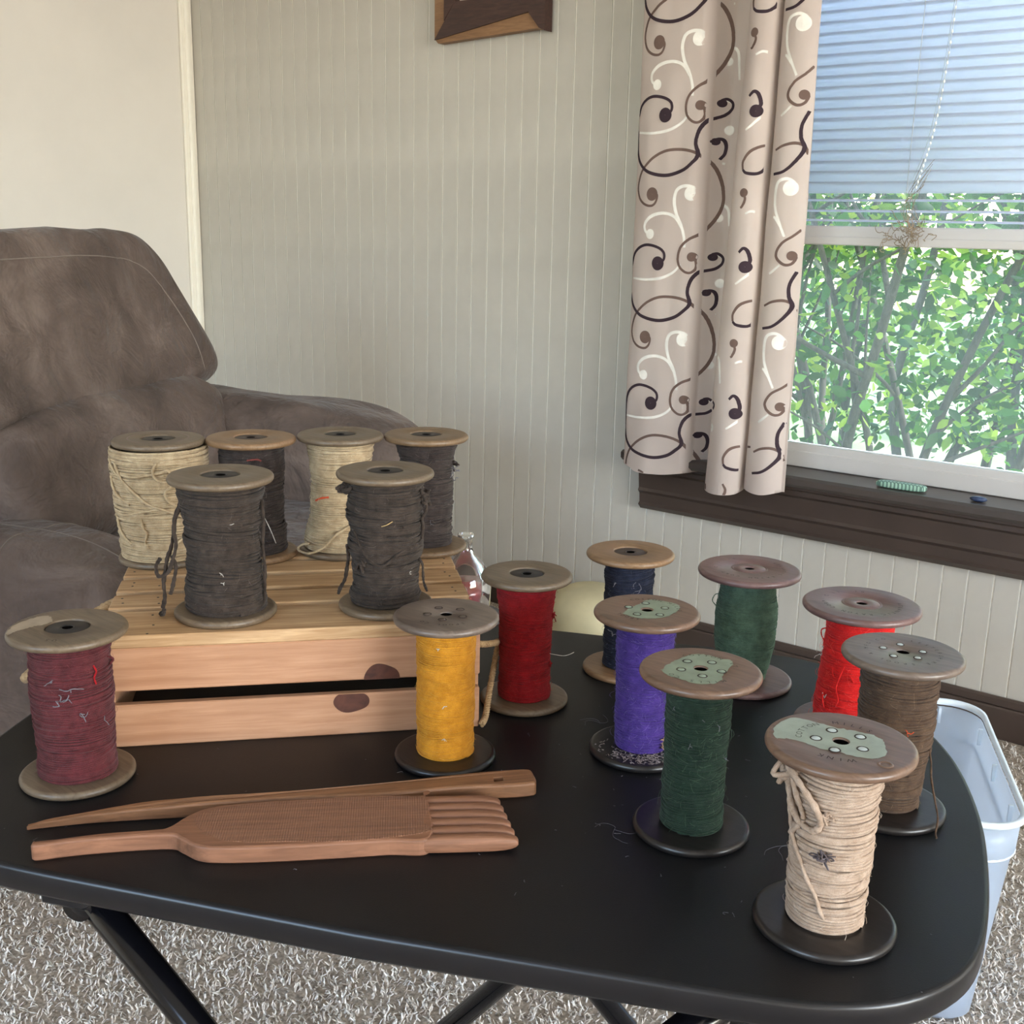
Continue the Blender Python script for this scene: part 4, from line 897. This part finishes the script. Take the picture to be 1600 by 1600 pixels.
patch(r, [[-10.3, -23.6], [-14, -6.3], [-12.8, 8.9], [-14.3, 22.4], [-7.4, 28.9], [9.6, 31.4], [19.8, 23.5], [23, 3.5], [21.5, -9.1], [12.3, -21.5], [.5, -25.3]], .1352, patchm, seed=5)
rivets(r, .0168, 54, .13535, rivg); ring_text('COTTON MILLS', .0285, .0052, 150, 10.5, .13545, engr, r); ring_text('SPOOL', .0285, .0052, -75, 10.5, .13545, engr, r)
knot_cluster(r, P, 58, .016, .006, .0005, plain('straw', (150, 120, 100), .9), 3, 7)
m = MB(); rg = np.random.default_rng(6)
for i in range(240):
    a = R_(math.degrees(math.atan2(-.8335, .489))+rg.normal(10, 38)); rr = rg.uniform(.024, .042); c = np.array([rr*math.cos(a), rr*math.sin(a), .0078]); q = [c]
    for j in range(3): q.append(q[-1]+np.array([rg.normal(0, .0011), rg.normal(0, .0011), abs(rg.normal(0, .0003))]))
    m.tube(q, .00022, 3, cap=False)
m.build('dust', plain('dust', (150, 138, 136), .95), r)['kind'] = 'stuff'
r, P, A = spool('greenf', -.3846, .7403, .0467, .1357, TZ, 'dark green wool spool whose brown top has a round pale green stain', GA, [(0, .0232), (.4, .0228), (1, .0246)], Y['dkgreen'], .0008, 6, 'B', brw, blk, tilt=.0022, over=30, amp=.0004, fuzz=420)
patch(r, [[-20.4, -24.9], [-22.9, -14.1], [-22.9, -.8], [-21.9, 13.7], [-16.7, 25], [-9, 28.5], [3, 27.8], [9.1, 30.6], [15, 23.5], [18.2, 7.3], [22.3, -7.5], [22.5, -20], [16.4, -27.5], [7.8, -30.5], [-5.1, -29], [-11.9, -29.3]], .1357, patchm, seed=6)
rivets(r, .0160, 15, .13585, rivg); ring_text('COTTON', .0275, .0055, 146, 12, .13595, engg, r); ring_text('VT', .0275, .0055, 60, 12, .13595, engg, r); ring_text('MILLS CO', .0280, .0055, -25, 12.5, .13595, engg, r)
lint(r, P, [(-46, .108, .004), (10, .104, .003), (66, .068, .004), (-10, .082, .003), (40, .098, .004)], greyf, seed=11)
r, P, A = spool('greenb', -.4946, 1.0445, .0523, .1247, TZ, 'sage green wool spool with reddish brown ends at the back of the table', GA, [(0, .0235), (.12, .0255), (.35, .0300), (.6, .0312), (.72, .0300), (.84, .0272), (1, .0268)], Y['green'], .0008, 7, 'C', rdw, rdw, tilt=.0016, over=34, amp=.0003)
ring_text('ATLANTIC RAYON CORP  C 11  10', .0345, .0050, 70, 10.2, .12485, engr, r)
strand_part(r, P, [(-70, .098, .001), (-80, .095, .005), (-82, .088, .006), (-72, .084, .002)], .0005, Y['green'][0])
r, P, A = spool('redr', -.3622, 1.0093, .0540, .1255, TZ, 'bright scarlet wool spool with a wide reddish brown stamped top at the right', GA, [(0, .0350), (.3, .0330), (.6, .0300), (.85, .0295), (1, .0310)], Y['scarlet'], .0008, 8, 'C', rdw, rdw, tilt=.0020, over=36, amp=.0005, fuzz=420, flen=1.4)
ring_text('ATLANTIC RAYON CORP  C 11  10', .0345, .0056, 36, 10.2, .12565, engr, r)
for i, pts in enumerate(([(-74, .100, .001), (-84, .096, .005), (-84, .090, .004), (-74, .086, .001)], [(-18, .072, .002), (-22, .060, .005), (-26, .050, .003), (-20, .040, .004), (-24, .032, .002)], [(-50, .042, .002), (-44, .036, .005), (-42, .028, .003)], [(-40, .068, .001), (-30, .060, .004), (-10, .066, .004), (0, .058, .001)])):
    strand_part(r, P, pts, .0006, Y['scarlet'][0])
lint(r, P, [(-78, .080, .008), (-84, .070, .010), (-46, .036, .006)], whitef, seed=13)
r, P, A = spool('brown', -.2768, .8743, .0475, .1378, TZ, 'dark brown wool spool with a grey-brown stamped top between the scarlet and white spools', GA, [(0, .0232), (.25, .0250), (.6, .0290), (.85, .0285), (1, .0282)], Y['brown'], .00115, 9, 'B', brg, blk, tilt=.0020, over=26, amp=.0006)
rivets(r, .0155, -26, .1378, silver, r=.0030, dirs=(0, 62, 144, 216, 288)); ring_text('LESTERSHIRE SPOOL & MFG CO', .0285, .0046, 95, 12.5, .13795, engr, r)
strand_part(r, P, [A(72, .062, .029), A(70, .052, .032), A(66, .040, .0345), A(62, .026, .040), A(58, .014, .046), A(54, .0078, .0485), A(50, .003, .0505), A(47, .0012, .054)], .0008, Y['brown'][0], absolute=True, label='brown thread hanging over the black base')
lint(r, P, [(18, .082, .006)], orangef, seed=3)
r, P, A = spool('white', -.251, .6862, .0490, .1360, TZ, 'cream wool spool with a green-streaked brown top, nearest at the front right', GA, [(0, .0246), (.3, .0250), (.6, .0262), (.85, .0280), (1, .0275)], Y['cream'], .00135, 10, 'B', brw, blk, tilt=.0022, over=20, amp=.0005, fuzz=260)
patch(r, [[-42.7, -11.9], [-43.4, 3.1], [-40.1, 13.5], [-32.4, 16.7], [-22.3, 17.6], [-11.9, 17.7], [-3.2, 19.7], [4.5, 22], [15, 22.5], [21.7, 17.8], [27, 8.1], [30.7, -2.6], [27.7, -11], [21, -14.7], [13.4, -16.3], [6.8, -17.1], [-3.4, -19.8], [-14.7, -18.3], [-23.3, -18.5], [-29.9, -20], [-34.7, -24.1]], .1360, patchl, seed=7)
rivets(r, .0160, -10, .13615, silver, r=.0036); ring_text('COTTON', .0272, .0060, 205, 11, .13625, engg, r); ring_text('MILLS', .0285, .0060, 120, 12, .13625, engr, r); ring_text('WINK', .0290, .0060, -55, 13, .13625, engr, r)
disc('dent', r, [(.0030, .1361), (.0036, .1366), (.0046, .1366), (.0052, .1361)], brw, (.0352, -.0150), 20)
cmt = Y['cream'][0]
strand_part(r, P, [(-78, .122, .004), (-60, .119, .006), (-38, .112, .006), (-20, .100, .006), (-14, .090, .005), (-24, .083, .004), (-44, .085, .004), (-62, .092, .004), (-72, .104, .005), (-66, .114, .005), (-52, .117, .005)], .0023, cmt, n=90)
strand_part(r, P, [(-82, .124, .005), (-84, .112, .006), (-82, .098, .004), (-74, .086, .003), (-60, .072, .003), (-42, .058, .003), (-28, .046, .003), (-14, .036, .003), (-6, .026, .0025), (0, .020, .001)], .0015, cmt, n=90)
knot_cluster(r, P, -74, .117, .010, .0019, cmt, 4, 9)
strand_part(r, P, [(-80, .120, .003), (-64, .112, .004), (-50, .100, .004), (-40, .088, .003), (-52, .078, .003), (-70, .070, .002)], .0018, cmt, n=60)
knot_cluster(r, P, -8, .094, .0045, .0007, cmt, 9, 6)
strand_part(r, P, [(-66, .028, .002), (-20, .036, .002), (20, .038, .002), (50, .044, .002), (76, .052, .001)], .0011, cmt, n=60)
knot_cluster(r, P, -8, .066, .0055, .0005, plain('grey_smudge', (96, 86, 88), .95), 17, 16, 'grey_fluff', (1.3, 1.3, .7))
# --- on the crate
cz = TZ+.105
r, P, A = spool('cw1', -1.0165, .7113, .0475, .1318, cz, 'full cream yarn spool with tangled loops at the back left of the crate', GB, [(0, .0415), (.08, .0435), (.35, .0450), (.6, .0475), (.9, .0490), (1, .0485)], Y['ecru'], .00115, 11, 'A', tanw2, tilt=.0022, over=30, amp=.0006, oc=insm, fuzz=120)
e = Y['ecru'][0]
for i, pts in enumerate(([(-76, .114, .002), (-62, .106, .003), (-40, .090, .003), (-22, .076, .003), (-12, .070, .003), (6, .064, .003), (24, .056, .003), (40, .048, .002), (48, .044, 0)],
    [(-60, .112, .002), (-52, .104, .003), (-44, .092, .003), (-34, .082, .002), (-20, .072, .002)], [(-54, .101, .002), (-30, .100, .003), (-10, .103, .003), (8, .106, .003), (24, .108, .002), (50, .108, .001)],
    [(-4, .115, .002), (-8, .106, .004), (-4, .098, .005), (6, .095, .004), (12, .100, .004), (8, .107, .004), (-1, .105, .003)], [(30, .100, .003), (14, .092, .004), (4, .084, .005), (8, .074, .004), (22, .066, .003), (36, .058, .002), (46, .052, .001)],
    [(-78, .060, .001), (-50, .058, .003), (-20, .064, .003), (2, .066, .002)], [(-26, .056, .002), (-24, .046, .004), (-20, .040, .003), (-24, .030, .002), (-20, .024, .002)], [(-74, .096, .002), (-66, .084, .004), (-56, .076, .003), (-40, .070, .002)],
    [(50, .052, .002), (34, .040, .003), (20, .030, .003), (10, .022, .002)], [(-70, .054, .002), (-64, .042, .003), (-56, .034, .003), (-46, .026, .001)])):
    strand_part(r, P, pts, .0014, e, n=46)
disc('ring_stain', r, [(.030, .13185), (.0305, .13195), (.0312, .13195), (.0318, .13185)], rdw, n=60)
r, P, A = spool('cd1', -.9568, .7847, .0475, .1313, cz, 'charcoal wool spool in the back row of the crate between the two cream ones', GB, [(0, .0335), (.3, .0315), (.6, .0305), (1, .0325)], Y['charcoal2'], .0013, 12, 'A', tanw3, tilt=.003, over=26, amp=.0011, oc=insb)
strand_part(r, P, [(-8, .112, .002), (8, .113, .003), (16, .111, .002)], .0010, plain('dull_red', (110, 50, 44), .9), label='dull red thread')
strand_part(r, P, [(10, .062, .003), (18, .050, .006), (26, .036, .007), (32, .022, .009)], .00045, whitef, 'stray_thread')
r, P, A = spool('cdf', -.8247, .6405, .0473, .1328, cz, 'charcoal wool spool with a dangling knotted end at the front left of the crate', GB, [(0, .0345), (.15, .0350), (.35, .0315), (.6, .0320), (.85, .0345), (1, .0385)], Y['charcoal'], .00135, 13, 'A', tanw2, tilt=.003, over=30, amp=.0012, lumps=.0012)
ch = Y['charcoal'][0]
strand_part(r, P, [A(-84, .108, .036), A(-86, .096, .041), A(-86, .080, .043), A(-88, .066, .046), A(-86, .056, .050), A(-88, .044, .052), A(-86, .034, .054), A(-80, .022, .054), A(-82, .012, .056)], .0019, ch, absolute=True, n=70, label='dangling charcoal yarn end')
strand_part(r, P, [A(-80, .104, .037), A(-82, .088, .043), A(-80, .070, .042), A(-78, .056, .046), A(-84, .044, .050), A(-88, .040, .058), A(-92, .048, .060), A(-90, .056, .056)], .0017, ch, absolute=True, n=70)
strand_part(r, P, [A(-84, .060, .046), A(-80, .050, .043), A(-78, .040, .045), A(-76, .030, .048), A(-74, .026, .050)], .0018, ch, absolute=True, n=40)
strand_part(r, P, [A(-82, .010, .055), A(-84, .006, .056), A(-90, .003, .057), A(-94, .0025, .058)], .0022, ch, absolute=True, n=30)
strand_part(r, P, [(72, .110, .003), (66, .090, .005), (70, .070, .005), (68, .050, .006), (70, .030, .005), (66, .014, .002), (40, .009, .0), (20, .009, .0)], .0016, ch, n=70)
lint(r, P, [(-4, .048, .003), (-2, .040, .003), (10, .094, .004)], whitef, seed=4)
r, P, A = spool('cw2', -.8992, .8601, .0467, .1324, cz, 'cream yarn spool with a short orange thread in the back row of the crate', GB, [(0, .0405), (.12, .0385), (.3, .0330), (.6, .0310), (.85, .0330), (1, .0355)], Y['ecru'], .00105, 14, 'A', tanw2, tilt=.0016, over=26, amp=.0004)
strand_part(r, P, [(-56, .062, .001), (-40, .066, .002), (-24, .068, .001)], .0011, orangef, label='short orange thread')
strand_part(r, P, [(40, .060, .001), (10, .046, .002), (-30, .042, .002), (-60, .036, .001)], .0011, e)
strand_part(r, P, [(34, .046, .001), (14, .038, .003), (-10, .028, .004), (-24, .016, .007), (-40, .009, .012), (-56, .0085, .013), (-66, .0095, .011), (-62, .014, .008), (-52, .016, .005)], .0013, e, n=70)
r, P, A = spool('cd2', -.8362, .9294, .0465, .1311, cz, 'charcoal wool spool at the back right corner of the crate', GB, [(0, .0270), (.2, .0280), (.45, .0285), (.7, .0280), (.85, .0290), (1, .0325)], Y['charcoal2'], .0012, 15, 'A', tanw, tilt=.003, over=26, amp=.0011, lumps=.0012)
lint(r, P, [(74, .094, .010), (80, .088, .010), (78, .082, .012), (84, .096, .010), (10, .036, .004)], greyf, seed=41)
knot_cluster(r, P, 80, .098, .006, .0010, Y['charcoal2'][0], 8, 5)
r, P, A = spool('cdc', -.7279, .7526, .0454, .1335, cz, 'lumpy charcoal wool spool with tangled ends at the front of the crate', GB, [(0, .0305), (.25, .0300), (.45, .0325), (.6, .0315), (.8, .0325), (1, .0340)], Y['charcoal'], .00135, 16, 'A', tanw2, tilt=.003, over=34, amp=.0013, lumps=.0016)
knot_cluster(r, P, -74, .119, .0085, .0017, ch, 5, 8, stretch=(1.2, 1.2, .7)); knot_cluster(r, P, 74, .110, .008, .0015, ch, 6, 7); knot_cluster(r, P, -40, .050, .007, .0012, ch, 7, 6)
strand_part(r, P, [(62, .118, .003), (70, .108, .006), (74, .098, .006), (66, .090, .004), (76, .082, .004), (70, .070, .004)], .0015, ch)
strand_part(r, P, [(-76, .064, .003), (-82, .052, .005), (-84, .040, .007), (-88, .028, .010), (-86, .020, .012), (-90, .014, .012)], .0017, ch)
strand_part(r, P, [(66, .052, .003), (72, .044, .006), (70, .034, .008), (74, .026, .008), (68, .020, .012)], .0012, ch)
strand_part(r, P, [(-60, .080, .003), (-30, .058, .003), (-6, .050, .003), (20, .062, .003), (60, .066, .002)], .0014, ch)
strand_part(r, P, [(-6, .088, .002), (2, .090, .003), (10, .093, .003)], .0004, plain('straw_bit', (190, 160, 110), .9), 'straw')
lint(r, P, [(2, .070, .003), (44, .040, .003), (50, .044, .003)], whitef, seed=31)
# ------------------------------------------------------------------ weaving tools
oak = wood('worn_oak', (138, 98, 70), (176, 132, 100), (2, 26, 2), (0, 0, 0), rough=.6, sc=8, bmp=.35, dist=.5)
def wood_dir(name, c1, c2, a, rough=.6, **k): return wood(name, c1, c2, (2.2, 30, 30), (0, 0, -a), rough, **k)
def outline_solid(name, P, mat, parent, th, bev=.0016, hole=None, z=0):
    P = np.asarray(P, float); n = len(P)
    if np.sum(P[:, 0]*np.roll(P[:, 1], -1)-np.roll(P[:, 0], -1)*P[:, 1]) < 0: P = P[::-1]
    def off(d):
        T = np.roll(P, -1, 0)-np.roll(P, 1, 0); T /= np.linalg.norm(T, axis=1)[:, None]+1e-9; return P+np.c_[T[:, 1], -T[:, 0]]*d
    lv = [(-bev*.6, 0), (0, bev*.6), (0, th-bev), (-bev*.35, th-bev*.35), (-bev, th)]
    from mathutils.geometry import tessellate_polygon
    m = MB(); R = [np.c_[off(d), np.full(n, z+h)] for d, h in lv]; V = np.concatenate(R); i = np.arange(len(R)-1)[:, None]*n; j = np.arange(n)[None]; j2 = (j+1) % n
    m.add(V, np.stack([i+j, i+j2, i+n+j2, i+n+j], -1).reshape(-1, 4))
    polys = [[Vector((x, y, 0)) for x, y in R[-1][:, :2]]]
    if hole is not None: polys.append([Vector((x, y, 0)) for x, y in hole])
    t = np.array(tessellate_polygon(polys)); A2 = R[-1][:, :2]; allp = A2 if hole is None else np.concatenate([A2, hole])
    q = allp[t]; ar = (q[:, 1, 0]-q[:, 0, 0])*(q[:, 2, 1]-q[:, 0, 1])-(q[:, 2, 0]-q[:, 0, 0])*(q[:, 1, 1]-q[:, 0, 1]); t[ar < 0] = t[ar < 0][:, ::-1]
    n0 = m.n; m.add(np.c_[allp, np.full(len(allp), z+th)], t)
    if hole is not None:
        h = len(hole); a = np.arange(h); m.add(np.concatenate([np.c_[hole, np.full(h, z+th)], np.c_[hole, np.full(h, z)]]), np.stack([a, (a+1) % h, h+(a+1) % h, h+a], -1))
    t2 = np.array(tessellate_polygon([[Vector((x, y, 0)) for x, y in R[0][:, :2]]])); m.add(R[0], t2[:, ::-1])
    return m.build(name, mat, parent, False)
sa = math.atan2(.7180-.4110, -.5300+.7750)
sh0 = np.array([-.6500, .5620]); shut = thing('wooden_needle', 'long pointed wooden weaving stick with a square hole at its right end', 'weaving tool', (sh0[0], sh0[1], TZ), sa)
def to_loc(P, c, a):
    P = np.asarray(P)-c; ca, s_ = math.cos(-a), math.sin(-a); return np.c_[P[:, 0]*ca-P[:, 1]*s_, P[:, 0]*s_+P[:, 1]*ca]
SO = to_loc([(-.7785,.4100),(-.7740,.4220),(-.7600,.4420),(-.7330,.4815),(-.7078,.5088),(-.657,.5644),(-.6078,.6248),(-.5657,.6815),(-.5446,.7070),(-.5310,.7205),(-.5221,.7168),(-.5122,.7071),(-.5135,.7010),(-.5243,.6880),(-.5546,.6580),(-.5930,.6105),(-.6475,.5550),(-.6960,.5020),(-.7240,.4720),(-.7480,.4460),(-.7700,.4180),(-.7775,.4080)], sh0, sa)
ho = to_loc([(-.5434, .6885), (-.5380, .6950), (-.5325, .6900), (-.5380, .6830)], sh0, sa)
oakA = wood('worn_oak_a', (104, 70, 44), (142, 98, 66), (2.2, 34, 34), rough=.55, sc=8, bmp=.3, dist=.6)
oakB = wood('worn_oak_b', (112, 74, 52), (144, 99, 73), (2.2, 34, 34), rough=.6, sc=8, bmp=.3, dist=.6)
o = outline_solid('shaft', spline(np.r_[SO, SO[:1]], 120)[:-1], oakA, shut, .0125, .0022, ho[::-1])
xm = SO[:, 0].min(); cc_ = np.zeros(len(o.data.vertices)*3); o.data.vertices.foreach_get('co', cc_); cc_ = cc_.reshape(-1, 3)
cc_[:, 2] *= .30+.70*np.clip((cc_[:, 0]-xm)/.13, 0, 1)**.7; o.data.vertices.foreach_set('co', cc_.ravel())
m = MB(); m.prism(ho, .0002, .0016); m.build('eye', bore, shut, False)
ca_ = math.atan2(.6206-.3900, -.4930+.7400); cb0 = np.array([-.6100, .5300])
comb = thing('beater_comb', 'flat wooden weaving comb with six carved teeth and a crosshatched face', 'weaving comb', (cb0[0], cb0[1], TZ), ca_)
CO = to_loc([(-.7385,.3900),(-.7350,.3950),(-.7275,.4045),(-.7097,.4300),(-.6855,.4575),(-.6803,.4675),(-.6834,.4890),(-.6781,.5107),(-.6448,.5515),(-.6036,.5902),(-.5681,.6271),(-.5650,.6290),(-.5185,.5836),(-.5417,.5564),(-.5904,.5052),(-.6242,.4735),(-.6407,.4632),(-.6584,.4622),(-.6700,.4600),(-.6930,.4370),(-.7164,.4094),(-.7300,.3900),(-.7350,.3870)], cb0, ca_)
hx, nt, b = new_mat('crosshatched_oak'); v = coords(nt, (2.2, 34, 34)); f = noise(nt, v, 8, 6, .62, .6)
nt.links.new(ramp(nt, f, [(.3, srgb((110, 72, 50))), (.68, srgb((144, 99, 72)))]), b.inputs['Base Color']); b.inputs['Roughness'].default_value = .65
tc = coords(nt); sx = nt.nodes.new('ShaderNodeSeparateXYZ'); nt.links.new(tc, sx.inputs[0]); hs = []
for ax, fq in (('X', 3300), ('Y', 3700)):
    q = nd(nt, 'ShaderNodeMath', operation='MULTIPLY'); q.inputs[1].default_value = fq; nt.links.new(sx.outputs[ax], q.inputs[0]); s_ = nd(nt, 'ShaderNodeMath', operation='SINE'); nt.links.new(q.outputs[0], s_.inputs[0]); hs.append(s_)
ad = nd(nt, 'ShaderNodeMath', operation='ADD'); nt.links.new(hs[0].outputs[0], ad.inputs[0]); nt.links.new(hs[1].outputs[0], ad.inputs[1]); bump(nt, b, ad.outputs[0], .6, .0006)
cs = spline(np.r_[CO, CO[:1]], 220)[:-1]
xe = cs[:, 0].max(); body = outline_solid('comb_body', cs, oakB, comb, .0135, .0020)
blade = cs[(cs[:, 0] > -.075)]
ysl = lambda x: (cs[:, 1][(np.abs(cs[:, 0]-x) < .006)].min(), cs[:, 1][(np.abs(cs[:, 0]-x) < .006)].max())
face = to_loc([(-.6769,.4870),(-.6740,.5050),(-.6424,.5490),(-.5680,.6220),(-.5375,.5960),(-.5244,.5870),(-.5559,.5439),(-.5935,.5100),(-.6290,.4815),(-.6590,.4790)], cb0, ca_)
outline_solid('hatched_face', spline(np.r_[face, face[:1]], 60)[:-1], hx, comb, .0004, .0003, z=.0134)
# six rounded teeth beyond the blade
y0_, y1_ = ysl(xe-.016); n_t = 6; wdt = (y1_-y0_)/n_t
for k in range(n_t):
    yc = y1_-wdt*(k+.5); xend = xe+.053-.0022*(n_t-1-k)*0+(.0018*k); x_s = xe-.014
    h = superell('tooth', oakB, comb, (0, 0, 0), ((xend-x_s)/2+.004, wdt*.46, .0068), (.35, .75), (36, 16)); h.location = ((x_s+xend)/2-.002, yc, .0070)
m = MB(); m.box((xe-.016, y0_+.003, .0022), (xe+.049, y1_-.003, .0080), bev=.001); m.build('tooth_web', oakB, comb, False)
# ------------------------------------------------------------------ lint and hairs on the table top
rg = np.random.default_rng(55); m = MB()
for i in range(150):
    x = rg.uniform(-.62, .12); y = rg.uniform(.67, 1.2); c = x*EX+y*EY; q = [np.array([c[0], c[1], TZ+.0004])]; d = rg.normal(size=2); L = rg.gamma(2, .0011)
    for j in range(4): d = d+rg.normal(size=2)*.9; d /= np.linalg.norm(d); q.append(q[-1]+np.array([d[0]*L*.4, d[1]*L*.4, 0]))
    m.tube(spline(q, 8), .00018, 3)
for cx, cy, s0 in ((-.300, .770, .02), (-.308, .800, .018), (-.43, .70, .012), (-.55, .86, .012), (-.60, 1.05, .014)):
    for i in range(3):
        q = [np.array([cx, cy, TZ+.0005])]; a = rg.uniform(0, 6.28)
        for j in range(6): a += rg.normal(.5, .3); q.append(q[-1]+np.array([math.cos(a)*s0*.35, math.sin(a)*s0*.35, 0]))
        m.tube(spline(q, 30), .00014, 3)
tag(m.build('lint_scraps', greyf), 'scattered grey lint and hairs on the black table top', 'lint', kind='stuff')
m = MB()
for i in range(7):
    q = [np.array([-.742, .473, TZ+.001])+rg.normal(0, .0022, 3)*[1, 1, .2] for _ in range(5)]; q = np.array(q); q[:, 2] = np.maximum(q[:, 2], TZ+.0008); m.tube(spline(q, 20), .0006, 4)
tag(m.build('lint_ball', greyf), 'small curl of grey lint on the table between the maroon spool and the stick', 'lint')
